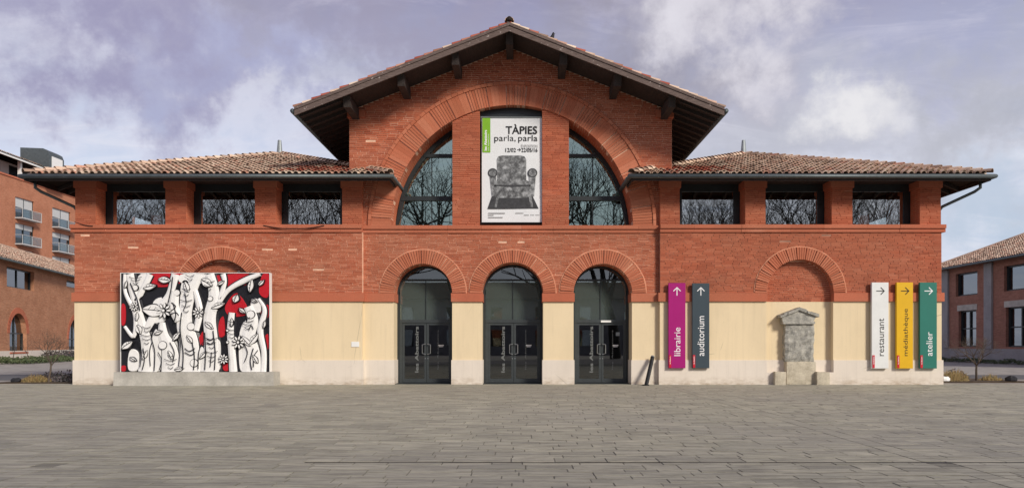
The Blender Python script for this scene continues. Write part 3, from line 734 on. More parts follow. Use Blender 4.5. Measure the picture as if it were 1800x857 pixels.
# wings ----------------------------------------------------------------------------
EO, EZ, AY, AZ = 1.23, 7.72, 6.95, 10.5          # eave overhang, eave height, apex depth, apex height
def wing(sgn, x0, x1, pill, niche):
    """x0..x1 outer faces, pill = list of pillar spans, niche = (centre, inner r, outer r)"""
    nc, nr, no = niche; T1 = WY + .5; ny = WY + .24; inner = x1 if sgn < 0 else x0; outer = x0 if sgn < 0 else x1
    o0, o1 = (0.05, 0.0) if sgn < 0 else (0.0, 0.05)
    for i, (a, b) in enumerate(((x0, nc - nr), (nc + nr, x1))):
        e0, e1 = (1, 0) if i == 0 else (0, 1)
        MB().box(a - .045 * e0, b + .045 * e1, WY - .05, T1, 0, ZP).build('plinth', 'plinth_plaster', M)
        MB().box(a, b, WY - .008, T1 - .01, ZP, ZC).build('plaster_wall', 'cream_plaster', M)
        MB().box(a - .07 * e0, b + .07 * e1, WY - .085, T1, ZC, ZS - .004).build('string_course', 'terracotta_band', M)
    MB().box(nc - nr, nc + nr, WY - .05, T1 - .02, 0, .47).build('plinth', 'plinth_plaster', M)
    MB().box(nc - nr, nc + nr, ny - .03, T1 - .02, .47, ZP - .001).build('plinth', 'plinth_plaster', M)
    MB().box(nc - nr, nc + nr, ny, T1 - .03, ZP, ZC).build('plaster_wall', 'cream_plaster', M)
    def sol(x):
        return [(ZS + math.sqrt(nr * nr - (x - nc) ** 2), ZK0)] if abs(x - nc) < nr else [(ZS - .004, ZK0)]
    cuts = [x0, x1] + [nc - nr * math.cos(math.pi * k / 28) for k in range(29)]
    mb = MB(); columns(mb, cuts, sol, WY + .004, T1 - .02); wl = mb.build('wall', 'mortar' if sgn < 0 else 'dark_mortar', M)
    br = []
    def sp(a, b):
        s = [(x0, x1)]; h = (a + b) / 2 - ZS
        if h < no - .03: hw = math.sqrt((no - .03) ** 2 - h * h); s = span_minus(s, nc - hw, nc + hw)
        return s
    face_bricks(sp, ZS, ZK0, front_face(WY), br)
    ox, nx = outer, (-1 if sgn < 0 else 1)
    lay_bricks(br, wl, 65)
    ar = sub_empty('niche_arch', (nc, WY, ZS), M); arch_ring(ar, nc, ZS, nr - .006, no - .03, WY - .065, WY + .2, .088, gapevery=random.choice((4, 5)))
    ring_fillet(ar, nc, ZS, no - .03, no + .015, WY - .03)
    mb = MB(); mb.box(nc - nr - .02, nc + nr + .02, ny + .02, T1 - .04, ZC, ZS + nr + .05); tp = mb.build('niche_wall', 'mortar', M)
    br = []
    face_bricks(lambda a, b: [(nc - math.sqrt(max(0, nr ** 2 - max(0, b - ZS) ** 2)), nc + math.sqrt(max(0, nr ** 2 - max(0, b - ZS) ** 2)))] if b < ZS + nr else [], ZC, ZS + nr, front_face(ny + .01), br)
    lay_bricks(br, tp, 0)
    mb = MB()
    for k in range(28):
        a0, a1 = math.pi * k / 28, math.pi * (k + 1) / 28; rr = nr - .003
        mb.quad((nc + rr * math.cos(a0), WY + .15, ZS + rr * math.sin(a0)), (nc + rr * math.cos(a1), WY + .15, ZS + rr * math.sin(a1)), (nc + rr * math.cos(a1), ny + .03, ZS + rr * math.sin(a1)), (nc + rr * math.cos(a0), ny + .03, ZS + rr * math.sin(a0)))
    mb.build('arch_soffit', 'brick_jamb', M)
    cornice(x0 - (.12 if sgn < 0 else 0.0), x1 + (.12 if sgn > 0 else 0.0), WY - .12, T1 + .3)
    # outer flank with windows upstairs, inner end, back
    WB = 14.6
    fx0, fx1 = (x0 + .004, x0 + .5) if sgn < 0 else (x1 - .5, x1 - .004)
    MB().box(fx0 - (.04 if sgn < 0 else 0), fx1 + (.04 if sgn > 0 else 0), T1, WB, 0, ZP).build('plinth', 'plinth_plaster', M)
    MB().box(fx0, fx1, T1, WB, ZP, ZC).build('plaster_wall', 'cream_plaster', M)
    MB().box(fx0, fx1, T1, WB, ZC, ZK0).build('wall', 'brick_jamb', M)
    MB().box(fx0 - (.1 if sgn < 0 else 0), fx1 + (.1 if sgn > 0 else 0), T1 + .31, WB, ZK0, ZK1).build('cornice', 'terracotta_band', M)
    for y0, y1 in ((T1 + .31, 3.05), (5.6, 6.4), (8.9, 9.7), (12.2, WB)):
        MB().box(fx0 + .002, fx1 - .002, y0, y1, ZK1, 8.0).build('flank_pillar', 'brick_jamb', M)
    for y0, y1 in ((3.05, 5.6), (6.4, 8.9), (9.7, 12.2)):
        wn = sub_empty('window', ((fx0 + fx1) / 2, (y0 + y1) / 2, ZK1), M); xm = (fx0 + fx1) / 2
        MB().quad((xm, y0, ZK1), (xm, y1, ZK1), (xm, y1, 7.42), (xm, y0, 7.42)).build('pane', 'clear_glass', wn)
        MB().box(fx0 + .1, fx1 - .1, y0, y1, 7.42, 8.0).build('frame', 'dark_steel', wn)
    MB().box(x0 + .02, x1 - .02, WB, WB + .4, 0, 8.0).build('wall', 'brick_jamb', M)
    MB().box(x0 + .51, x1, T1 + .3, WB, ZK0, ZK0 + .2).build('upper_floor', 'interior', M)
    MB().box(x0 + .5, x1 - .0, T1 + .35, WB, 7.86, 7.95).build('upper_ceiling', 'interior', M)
    pw = (x1 - 4.4, x1 - 4.3) if sgn < 0 else (x0 + 4.3, x0 + 4.4)
    # loft pillars
    PD = .68
    for a, b in pill:
        mb = MB(); mb.box(a, b, WY + .03, WY + PD, ZK1 + .002, 7.46); pl = mb.build('pillar', 'brick_jamb', M)
        pb2 = []; face_bricks(lambda q0, q1: [(a, b)], ZK1 + .004, 7.46, front_face(WY + .024), pb2); lay_bricks(pb2, pl, 0)
        MB().box(a - .045, b + .045, WY - .03, WY + PD + .02, 7.463, 7.74).build('capital', 'terracotta_band', pl)
    # loft windows, set behind the pillars
    WG = WY + PD + .04
    for (a, b), (c, d) in zip(pill[:-1], pill[1:]):
        wn = sub_empty('loft_window', ((b + c) / 2, WG, ZK1), M)
        MB().quad((b - .15, WG + .04, ZK1), (c + .15, WG + .04, ZK1), (c + .15, WG + .04, 7.5), (b - .15, WG + .04, 7.5)).build('pane', 'loft_glass', wn)
        mb = MB(); mb.box(b - .15, c + .15, WG - .02, WG + .08, 7.46, 7.74); mb.box(b - .15, c + .15, WG, WG + .07, ZK1, ZK1 + .05); mb.box(b - .15, b + .24, WG + .001, WG + .069, ZK1 + .05, 7.46); mb.box(c - .24, c + .15, WG + .001, WG + .069, ZK1 + .05, 7.46)
        mb.build('frame', 'dark_steel', wn)
    MB().box(x0 + .05, x1 - .05, WY + .1, WY + PD + .2, 7.742, 7.98).build('wall_plate', 'timber', M)
    # hipped roof
    ex0, ex1, ey0, ey1 = x0 - EO, x1 + EO, WY - EO + .2, WB + EO
    ax = (x0 + x1) / 2; ay1 = ey1 - (AY - ey0)
    A, B = Vector((ax, AY, AZ)), Vector((ax, ay1, AZ))
    c00, c10, c11, c01 = Vector((ex0, ey0, EZ)), Vector((ex1, ey0, EZ)), Vector((ex1, ey1, EZ)), Vector((ex0, ey1, EZ))
    rf = MB(); dn = Vector((0, 0, -.07))
    vs = [c00, c10, c11, c01, A, B] + [v + dn for v in (c00, c10, c11, c01, A, B)]
    rf.add(vs, [(0, 1, 4), (1, 2, 5, 4), (2, 3, 5), (3, 0, 4, 5), (6, 10, 7), (7, 10, 11, 8), (8, 11, 9), (9, 11, 10, 6), (0, 6, 7, 1), (1, 7, 8, 2), (2, 8, 9, 3), (3, 9, 6, 0)])
    roof = rf.build('wing_roof', 'roof_underlay', M)
    W = ex1 - ex0; up = (A - Vector((ax, ey0, EZ))); H = up.length
    tiles = tile_slope(c00, (1, 0, 0), up, W, H, lambda s_, t_: W / 2 * t_ / H < s_ < W - W / 2 * t_ / H)
    redx = inner
    red = []; rest = []
    for t in tiles:
        c_ = t[0][0]
        d_ = abs(c_.x - inner) ; (red if (d_ < 2.6 + random.uniform(-.5, .5) and c_.z - EZ > .12 and abs(c_.x - inner) > .2 and random.random() < .85 and (c_.z - EZ) < .75) else rest).append(t)
    lay_tiles(rest, roof, 95)
    lay_tiles(red, roof, 0, 'red_roof_tile')
    side = []
    for (c_, al, base_w) in ((c00, (0, 1, 0), ey1 - ey0), (c10, (0, 1, 0), ey1 - ey0)):
        upv = Vector((ax, 0, AZ)) - Vector((c_.x, 0, EZ)); h_ = upv.length; k_ = AY - ey0
        tile_slope(c_, al, upv, base_w, h_, lambda s_, t_: k_ * t_ / h_ < s_ < base_w - k_ * t_ / h_, out=side)
    lay_tiles(side, roof, 0)
    for p0, p1 in ((c00, A), (c10, A), (B, A)):        # hip and ridge caps
        d_ = (p1 - p0); L = d_.length; u_ = d_.normalized(); al = u_.cross(Vector((0, 0, 1))).normalized(); nr_ = al.cross(u_)
        if nr_.z < 0: nr_ = -nr_
        for k in range(int(L / .36)):
            MB().add(*canal_tile(p0 + u_ * (k * .36) + nr_ * .05, (al + nr_ * random.uniform(-.06, .06)).normalized(), u_, nr_, .15, .115, .46, .05)).build('hip_tile', 'roof_tile', roof)
    MB().tube([A + Vector((0, 0, .0)), A + Vector((0, 0, .72))], [.15, .085], 10).build('vent_stub', 'light_zinc', roof)
    # gutter, fascia, rafters
    gz = EZ - .075; go = .07
    MB().tube([(ex0 - go, ey1, gz), (ex0 - go, ey0 - go, gz), (ex1 + go, ey0 - go, gz), (ex1 + go, ey1, gz)], .085, 10).build('gutter', 'zinc', roof, smooth=True)
    mb = MB(); mb.box(ex0, ex1, ey0 - .0, ey0 + .05, EZ - .22, EZ - .07); mb.box(ex0, ex0 + .05, ey0 + .05, ey1, EZ - .22, EZ - .07); mb.box(ex1 - .05, ex1, ey0 + .05, ey1, EZ - .22, EZ - .07)
    mb.build('fascia', 'timber', roof)
    nraf = int((x1 - x0) / .62)
    sl_ = (AZ - EZ) / (AY - ey0)
    for k in range(nraf + 3):
        x = x0 - .6 + k * .62
        y0_, y1_ = ey0 + .06, T1 + .1
        za, zb = EZ - .075, EZ - .075 + sl_ * (y1_ - y0_)
        if not (x0 - .65 < x < x1 + .65): continue
        MB().hexa([(x - .04, y0_, za - .13), (x + .04, y0_, za - .13), (x + .04, y1_, zb - .13), (x - .04, y1_, zb - .13), (x - .04, y0_, za), (x + .04, y0_, za), (x + .04, y1_, zb), (x - .04, y1_, zb)]).build('rafter', 'timber', roof)
    # flank rafters seen beyond the corner
    fs_ = (AZ - EZ) / (ax - ex0)
    for k in range(9):
        yy = .7 + k * .62
        for xa_, xb_ in (((ex0 + .06, x0 + .3),) if sgn < 0 else ((ex1 - .06, x1 - .3),)):
            za, zb = EZ - .075, EZ - .075 + fs_ * abs(xb_ - xa_)
            p = [(xa_, yy - .04, za - .13), (xb_, yy - .04, zb - .13), (xb_, yy + .04, zb - .13), (xa_, yy + .04, za - .13), (xa_, yy - .04, za), (xb_, yy - .04, zb), (xb_, yy + .04, zb), (xa_, yy + .04, za)]
            MB().hexa(p).build('rafter', 'timber', roof)
    gx = outer + nx * (EO - .1); wx = outer + nx * .09
    MB().tube([(gx, WY - .55, gz - .06), (gx, WY - .55, gz - .3), (gx - nx * .12, WY - .4, gz - .42), (wx + nx * .08, WY + .25, gz - .86), (wx, WY + .3, gz - 1.0), (wx, WY + .3, .1)], .055, 8).build('downpipe', 'zinc', M, smooth=True)
w0 = WY
wing(-1, X(131, w0), X(637, w0), [(X(a, w0), X(b, w0)) for a, b in ((131.5, 168), (290, 327), (447.5, 485), (601, 636.5))], (X(388, w0), 1.26, 1.75))
wing(1, X(1160, w0), X(1655, w0), [(X(a, w0), X(b, w0)) for a, b in ((1160.5, 1195), (1310, 1346), (1462, 1499), (1617, 1654.5))], (X(1406, w0), 1.26, 1.75))

# hall roof -------------------------------------------------------------------------
RO, HS = 1.8, 7.66                         # overhang beyond the gable, half span
hr = MB(); tk = .13
ez = RZ - RS * HS
pr = [(RX - HS, ez), (RX, RZ), (RX + HS, ez), (RX + HS, ez + tk), (RX, RZ + tk), (RX - HS, ez + tk)]
vs = [(x, -RO, z) for x, z in pr] + [(x, HB + 1.2, z) for x, z in pr]
hr.add(vs, [(0, 1, 4, 5), (1, 2, 3, 4), (6, 11, 10, 7), (7, 10, 9, 8), (0, 6, 7, 1), (1, 7, 8, 2), (5, 4, 10, 11), (4, 3, 9, 10), (0, 5, 11, 6), (2, 8, 9, 3)])
hroof = hr.build('hall_roof', 'timber', M)
tl = []
sl_len = math.hypot(HS, RS * HS)
for sx in (-1, 1):
    tile_slope((RX + sx * HS, -RO + .02, ez + tk), (0, 1, 0), (-sx, 0, RS), HB + RO + 1.1, sl_len, lambda s_, t_: s_ > .3 and t_ < sl_len, out=tl)
lay_tiles(tl, hroof, 0)
for sx in (-1, 1):
    u_ = Vector((-sx, 0, RS)).normalized(); nr_ = Vector((sx * RS, 0, 1)).normalized()
    for k in range(int(sl_len / .36) + 1):
        MB().add(*canal_tile(Vector((RX + sx * (HS + .04), -RO + .09, ez + tk)) + u_ * (k * .36 - .02), Vector((0, 1, 0)), u_, nr_, .125, .10, .46, .03 + random.uniform(-.008, .01))).build('verge_tile', 'red_roof_tile' if random.random() < (.75 if sx < 0 else .3) else 'roof_tile', hroof)
    # bargeboard and its cap strip, following the slope
    a, b = (RX + sx * (HS + .02), ez - .02), (RX, RZ - .02 + RS * .02)
    def board(y0, y1, d0, d1, name, mat):
        p = [(a[0], y0, a[1] + d0), (b[0], y0, b[1] + d0), (b[0], y1, b[1] + d0), (a[0], y1, a[1] + d0), (a[0], y0, a[1] + d1), (b[0], y0, b[1] + d1), (b[0], y1, b[1] + d1), (a[0], y1, a[1] + d1)]
        MB().hexa(p).build(name, mat, hroof)
    board(-RO - .055, -RO - .003, -.14, .16, 'bargeboard', 'bargeboard'); board(-RO - .085, -RO - .058, .06, .165, 'cap_strip', 'bargeboard')
    for k in range(16):                        # rafter tails under the long eaves
        yy = -RO + .35 + k * .6
        xa_, xb_ = RX + sx * (HS - .05), (GX0 - .0 if sx < 0 else GX1 + .0)
        za, zb = RZ - RS * abs(xa_ - RX) - .004, RZ - RS * abs(xb_ - RX) - .004
        MB().hexa([(xa_, yy - .05, za - .13), (xb_, yy - .05, zb - .13), (xb_, yy + .05, zb - .13), (xa_, yy + .05, za - .13), (xa_, yy - .05, za), (xb_, yy - .05, zb), (xb_, yy + .05, zb), (xa_, yy + .05, za)]).build('rafter', 'timber', hroof)
    MB().tube([(RX + sx * (HS + .1), -RO - .02, ez + .02), (RX + sx * (HS + .1), HB + 1.1, ez + .02)], .085, 8).build('gutter', 'zinc', hroof, smooth=True)
for k in (-3, -2, -1, 0, 1, 2, 3):             # purlins carrying the overhang
    x = RX + k * 1.96; zt = RZ - RS * abs(x - RX) - (.03 if k == 0 else .0) - .06
    h_ = .38; w_ = .13
    p = [(x - w_, -RO + .2, zt - h_), (x + w_, -RO + .2, zt - h_), (x + w_, .3, zt - h_), (x - w_, .3, zt - h_), (x - w_, -RO + .2, zt), (x + w_, -RO + .2, zt), (x + w_, .3, zt), (x - w_, .3, zt)]
    p[0] = (x - w_, -RO + .34, zt - h_); p[1] = (x + w_, -RO + .34, zt - h_)
    MB().hexa(p).build('purlin', 'timber', hroof)
for k in range(int((HB + RO) / .4)):
    MB().add(*canal_tile(Vector((RX, -RO - .06 + k * .4, RZ + tk + .06)), Vector((1, 0, 0)), Vector((0, 1, 0)), Vector((0, 0, 1)), .17, .14, .5, .03)).build('ridge_tile', 'roof_tile', hroof)
MB().tube([(RX, -RO - .02, RZ + tk + .1), (RX, -RO - .02, RZ + tk + .19), (RX, -RO - .02, RZ + tk + .25)], [.1, .11, .04], 8).build('ridge_finial', 'roof_underlay', hroof)

# ================================================================== THINGS ON THE FACADE
# exhibition poster ---------------------------------------------------------------
PY = 0.14
px = lambda v: X(v, PY)
pz = lambda v: Z(v, PY)
po = empty('exhibition_poster', (X(900), PY, pz(390)), 'tall white exhibition poster with grey armchair hanging in the great arch', 'poster')
nx_, nz_ = 10, 16
mb = MB(); vs = []; fs = []
for j in range(nz_ + 1):
    for i in range(nx_ + 1):
        u, v = i / nx_, j / nz_
        vs.append((px(847) + (px(955) - px(847)) * u, PY + .012 * math.sin(u * 5 + v * 3) * math.sin(v * 9 + u) * (1 if 0 < j < nz_ else .3), pz(391) + (pz(207) - pz(391)) * v))
for j in range(nz_):
    for i in range(nx_): k = j * (nx_ + 1) + i; fs.append((k, k + 1, k + nx_ + 2, k + nx_ + 1))
n = len(vs); vs2 = vs + [(x, y + .012, z) for x, y, z in vs]
mb.add(vs2, fs + [tuple(i + n for i in reversed(f)) for f in fs]); mb.build('sheet', 'poster_vinyl', po, smooth=True)
def pp(pts, mat, name, lay):
    y0 = PY - .016 - .002 * lay
    MB().quad(*[(px(a), y0, pz(b)) for a, b in pts]).build(name, mat, po)
pp([(848, 268), (862, 268), (862, 207.5), (848, 207.5)], 'poster_green', 'green_band', 0)
text_mesh('les Abattoirs', PY - .022, vertical=True, bold=.03, parent=po, mat='print_white', box=(px(851), px(856), pz(265), pz(229)))
text_mesh('les Abattoirs', PY - .022, vertical=True, parent=po, mat='print_white', box=(px(857.5), px(859.5), pz(265), pz(236)))
text_mesh('TÀPIES', PY - .022, bold=.018, parent=po, mat='print_black', box=(px(889), px(944.5), pz(236), pz(218.5)))
text_mesh('parla,', PY - .022, parent=po, mat='print_black', box=(px(869), px(906.5), pz(251.5), pz(237.5)))
text_mesh('parla', PY - .022, parent=po, mat='print_black', box=(px(911), px(945), pz(251.5), pz(237.5)))
text_mesh('EXPOSITION', PY - .022, parent=po, mat='print_grey', box=(px(916), px(945), pz(259.5), pz(254.5)))
text_mesh('12/02', PY - .022, bold=.012, parent=po, mat='print_black', box=(px(888.5), px(907), pz(267.5), pz(260.3)))
text_mesh('22/05/16', PY - .022, bold=.012, parent=po, mat='print_black', box=(px(916.5), px(945), pz(267.5), pz(260.3)))
pp([(909, 264), (909, 263), (915, 263), (915, 264)], 'print_black', 'arrow', 2)
pp([(912, 266), (915, 263.5), (912, 261), (913, 260.5), (916, 263.5), (913, 266.5)], 'print_black', 'arrow', 3)
# a plain armchair picture
pp([(857, 367), (865, 344), (936, 344), (947, 367)], 'armchair_dark', 'armchair_shadow', 0)  # floor shadow under the chair, drawn as a dark printed patch
for (a, b) in ((873, 869), (929, 933)):
    pp([(a, 344), (a + 5, 344), (b + 4, 364), (b, 364)], 'armchair_print', 'armchair_leg', 1)
pp([(874, 320), (873.5, 280), (876, 275), (882, 273.5), (915, 273.5), (922, 275), (925, 280), (925, 320)], 'armchair_print', 'armchair_back', 1)
pp([(868, 345), (867, 322), (874, 317), (926, 317), (934, 322), (933, 345), (925, 348), (876, 348)], 'armchair_print', 'armchair_seat', 2)
pp([(868, 327), (868, 325), (933, 325), (933, 327), (900, 329)], 'armchair_dark', 'armchair_piping', 3)
for sx, cxp in ((-1, 866), (1, 936)):
    pts = [(cxp + 8.5 * math.cos(t), 304 + 8.2 * math.sin(t)) for t in lin(0, 2 * math.pi, 18)[:-1]]
    pp([(cxp - 6, 306), (cxp + 6, 306), (cxp + 5 - sx * 2, 345), (cxp - 3 - sx * 2, 345)], 'armchair_print', 'armchair_arm', 3)
    pp(pts, 'armchair_dark', 'armchair_arm', 4)
    pp([(cxp + 6.5 * math.cos(t), 304 + 6.2 * math.sin(t)) for t in lin(0, 2 * math.pi, 18)[:-1]], 'armchair_print', 'armchair_arm', 5)
for a, b, y in ((858, 888, 374.5), (858, 868, 378), (858, 884, 382), (906, 920, 374.5), (921, 930, 378), (932, 939, 378), (941, 948, 378)):
    pp([(a, y + .7), (b, y + .7), (b, y - .6), (a, y - .6)], 'print_grey', 'small_print', 1)
MB().tube([(px(845), PY - .02, pz(206.5)), (px(957), PY - .02, pz(206.5))], .022, 8).build('top_bar', 'light_zinc', po)
MB().tube([(px(845), PY - .02, pz(391.5)), (px(957), PY - .02, pz(391.5))], .022, 8).build('bottom_bar', 'black_paint', po)

# wayfinding signs ------------------------------------------------------------------
def sign(x0, x1, ztop, zbot, col, ink, word, arrow, tz, label):
    y1 = WY - .10; y0 = y1 - .10
    e = y0
    a, b = X(x0, e), X(x1, e); zt, zb = Z(ztop, e), Z(zbot, e)
    s = empty('direction_sign', ((a + b) / 2, y1, zb), label, 'sign', 'tall coloured direction signs on the facade')
    mb = MB(); bv = .008
    mb.add([(a + bv, y0, zb + bv), (b - bv, y0, zb + bv), (b - bv, y0, zt - bv), (a + bv, y0, zt - bv), (a, y0 + bv, zb), (b, y0 + bv, zb), (b, y0 + bv, zt), (a, y0 + bv, zt), (a, y1, zb), (b, y1, zb), (b, y1, zt), (a, y1, zt)],
           [(0, 1, 2, 3), (0, 4, 5, 1), (1, 5, 6, 2), (2, 6, 7, 3), (3, 7, 4, 0), (4, 8, 9, 5), (5, 9, 10, 6), (6, 10, 11, 7), (7, 11, 8, 4), (8, 11, 10, 9)])
    mb.build('board', col, s)
    for z in (zb + .5, zt - .5):
        MB().box((a + b) / 2 - .12, (a + b) / 2 + .12, y1, WY + .02, z - .05, z + .05).build('bracket', 'dark_steel', s)
    text_mesh(word, y0 - .004, vertical=True, bold=.0, parent=s, mat=ink, box=(X(tz[0], e), X(tz[1], e), Z(tz[3], e), Z(tz[2], e)))
    cx_, cz_ = X((x0 + x1) / 2, e), Z(512 if arrow == 'up' else 511, e); L, hd, t = .15, .135, .016
    if arrow == 'up':
        segs_ = [((0, -L), (0, L)), ((-hd, L - hd), (0, L)), ((hd, L - hd), (0, L))]
    else:
        segs_ = [((-L, 0), (L, 0)), ((L - hd, hd), (L, 0)), ((L - hd, -hd), (L, 0))]
    mb = MB()
    for i, ((p0, q0), (p1, q1)) in enumerate(segs_):
        d_ = Vector((p1 - p0, q1 - q0)).normalized(); nn = Vector((-d_.y, d_.x)) * t; ex = d_ * t * (.7 if i else 0)
        yy = y0 - .004 - .0015 * i
        mb.quad(*[(cx_ + v.x, yy, cz_ + v.y) for v in (Vector((p0, q0)) - nn, Vector((p1, q1)) - nn + ex, Vector((p1, q1)) + nn + ex, Vector((p0, q0)) + nn)])
    mb.build('arrow', ink, s)
    ra, rb, rz0, rz1 = a + .02, a + .105, zb + .02, zb + .50
    MB().box(ra, rb, y0 - .012, y0 - .001, rz0, rz1).build('red_tag', 'sign_red', s)
    text_mesh('les Abattoirs', y0 - .016, vertical=True, bold=.02, parent=s, mat='print_white', box=(ra + .02, ra + .06, rz0 + .14, rz1 - .05))
sign(1175, 1205, 497, 646.5, 'sign_magenta', 'print_white', 'librairie', 'up', (1185, 1196, 575, 625), 'magenta sign lettered librairie with an up arrow')
sign(1217, 1247, 497.5, 646.5, 'sign_slate', 'print_white', 'auditorium', 'up', (1226, 1238, 555, 625), 'dark slate grey sign lettered auditorium with an up arrow')
sign(1532.5, 1562, 496, 647, 'sign_white', 'print_black', 'restaurant', 'right', (1545, 1554, 559, 625), 'white sign lettered restaurant with an arrow to the side')
sign(1576, 1605, 496, 647, 'sign_yellow', 'print_black', 'médiathèque', 'right', (1588, 1598, 542, 625), 'yellow sign lettered médiathèque with an arrow to the side')
sign(1617, 1647, 496, 647, 'sign_green', 'print_white', 'atelier', 'right', (1628, 1639, 583, 625), 'green sign lettered atelier with an arrow to the side')

# abstract relief panel on a concrete plinth --------------------------------------------
PLY = -1.05
cp = MB(); ca, cb2 = X(199, PLY), X(481, PLY); cz = Z(653.5, PLY)
cp.hexa([(ca, PLY, 0), (cb2, PLY, 0), (cb2, PLY + .75, 0), (ca, PLY + .75, 0), (ca + .012, PLY + .012, cz), (cb2 - .012, PLY + .012, cz), (cb2 - .012, PLY + .74, cz), (ca + .012, PLY + .74, cz)])
tag(cp.build('concrete_plinth', 'concrete'), 'long low concrete block carrying the black, white and red relief', 'plinth')
RY = -0.78; ux0, ux1, vz0, vz1 = X(213, RY), X(474, RY), cz + .003, Z(480, RY)
PW, PH = ux1 - ux0, vz1 - vz0
rm = empty('relief_mural', ((ux0 + ux1) / 2, RY, vz0), 'large ceramic relief of white branches and leaves on black and red', 'sculpture')
MB().box(ux0, ux1, RY, RY + .22, vz0, vz1).build('backing_panel', 'relief_black', rm)
mb = MB(); mb.box(ux0 - .02, ux0 - .001, RY - .03, RY + .2, vz0, vz1); mb.box(ux1 + .001, ux1 + .02, RY - .03, RY + .2, vz0, vz1); mb.box(ux0 - .02, ux1 + .02, RY - .03, RY + .2, vz1 + .001, vz1 + .02); mb.build('edge_strip', 'relief_white', rm)
def UV(u, v): return ux0 + u * PW, vz0 + v * PH
LAY = [0]
def smooth_closed(pts, n=5):
    out = []; m_ = len(pts)
    for i in range(m_):
        p0, p1, p2, p3 = (Vector(pts[(i + k - 1) % m_]) for k in range(4))
        for j in range(n):
            t = j / n; out.append(0.5 * ((2 * p1) + (-p0 + p2) * t + (2 * p0 - 5 * p1 + 4 * p2 - p3) * t * t + (-p0 + 3 * p1 - 3 * p2 + p3) * t ** 3))
    return out
def smooth_open(pts, n=6):
    q_ = [pts[0]] + list(pts) + [pts[-1]]; out = []
    for i in range(1, len(q_) - 2):
        p0, p1, p2, p3 = (Vector(q_[i + k - 1]) for k in range(4))
        for j in range(n):
            t = j / n; out.append(0.5 * ((2 * p1) + (-p0 + p2) * t + (2 * p0 - 5 * p1 + 4 * p2 - p3) * t * t + (-p0 + 3 * p1 - 3 * p2 + p3) * t ** 3))
    return out + [Vector(pts[-1])]
def clampuv(x, z): return min(max(x, ux0 + .004), ux1 - .004), min(max(z, vz0 + .004), vz1 - .004)
def ribbon(pts, mat, name, h, parent, grow=0.0):
    """domed band through (u, v, half width in metres)"""
    P_ = [(*UV(u, v), wd) for u, v, wd in pts]; P_ = smooth_open(P_)
    mb = MB(); vs = []; prof = ((-1, 0.0), (-.8, .7), (-.35, 1), (.35, 1), (.8, .7), (1, 0.0))
    for i, p in enumerate(P_):
        t = (P_[min(i + 1, len(P_) - 1)] - P_[max(i - 1, 0)]); t = Vector((t.x, t.y)).normalized(); nn = Vector((-t.y, t.x)); wd = max(.012, p.z + grow)
        for a_, d_ in prof:
            x, z = clampuv(p.x + nn.x * wd * a_, p.y + nn.y * wd * a_); vs.append((x, RY - .002 - h * d_, z))
    k = len(prof)
    fs = [(i * k + j, (i + 1) * k + j, (i + 1) * k + j + 1, i * k + j + 1) for i in range(len(P_) - 1) for j in range(k - 1)]
    fs += [tuple(range(k)), tuple((len(P_) - 1) * k + j for j in range(k - 1, -1, -1))]
    mb.add(vs, fs); return mb.build(name, mat, parent, smooth=False)
def blob(pts, mat, name, h, parent, grow=0.0, dome=.8):
    P_ = smooth_closed([UV(u, v) for u, v in pts]); c_ = sum(P_, Vector((0, 0))) / len(P_); n_ = len(P_)
    vs = []
    for s_, d_ in ((1, 0), (dome, 1)):
        for p in P_:
            dd = p - c_; L = dd.length + 1e-6; q_ = c_ + dd * ((L + grow) / L) * s_
            x, z = clampuv(q_.x, q_.y); vs.append((x, RY - .002 - h * d_, z))
    fs = [(i, (i + 1) % n_, n_ + (i + 1) % n_, n_ + i) for i in range(n_)] + [tuple(n_ + i for i in range(n_))]
    return MB().add(vs, fs).build(name, mat, parent)
def band(pts, h=.1, ol=.045):
    b_ = ribbon(pts, 'relief_white', 'branch', h, rm); ribbon(pts, 'relief_black', 'outline', h - .03, b_, ol); return b_
def leaf(u, v, L, wd, ang, h=.15):
    ca_, sa = math.cos(ang), math.sin(ang)
    def R(a_, b_): return (u + (a_ * ca_ - b_ * sa) / PW, v + (a_ * sa + b_ * ca_) / PH)
    pts = [R(-L, 0), R(-L * .45, wd * .8), R(0, wd), R(L * .5, wd * .72), R(L, 0), R(L * .5, -wd * .72), R(0, -wd), R(-L * .45, -wd * .8)]
    b_ = blob(pts, 'relief_white', 'leaf', h, rm); blob(pts, 'relief_black', 'outline', h - .04, b_, .035)
    stroke([R(-L * .8, 0), R(0, wd * .08), R(L * .85, 0)], .013, h + .004, b_)
    for t in (-.4, 0, .4): stroke([R(L * t, 0), R(L * (t + .18), wd * .55)], .008, h + .003, b_)
def stroke(pts, wd, h, parent, mat='relief_black'):
    pts3 = [(u, v, wd) for u, v in pts]
    P_ = smooth_open([(*UV(u, v), w_) for u, v, w_ in pts3]); vs = []; fs = []
    LAY[0] = (LAY[0] + 1) % 7
    for i, p in enumerate(P_):
        t = (P_[min(i + 1, len(P_) - 1)] - P_[max(i - 1, 0)]); t = Vector((t.x, t.y)).normalized(); nn = Vector((-t.y, t.x))
        for a_ in (-1, 1):
            x, z = clampuv(p.x + nn.x * wd * a_, p.y + nn.y * wd * a_); vs.append((x, RY - .002 - h - .0006 * LAY[0], z))
    for i in range(len(P_) - 1): fs.append((2 * i, 2 * i + 2, 2 * i + 3, 2 * i + 1))
    return MB().add(vs, fs).build('contour', mat, parent)
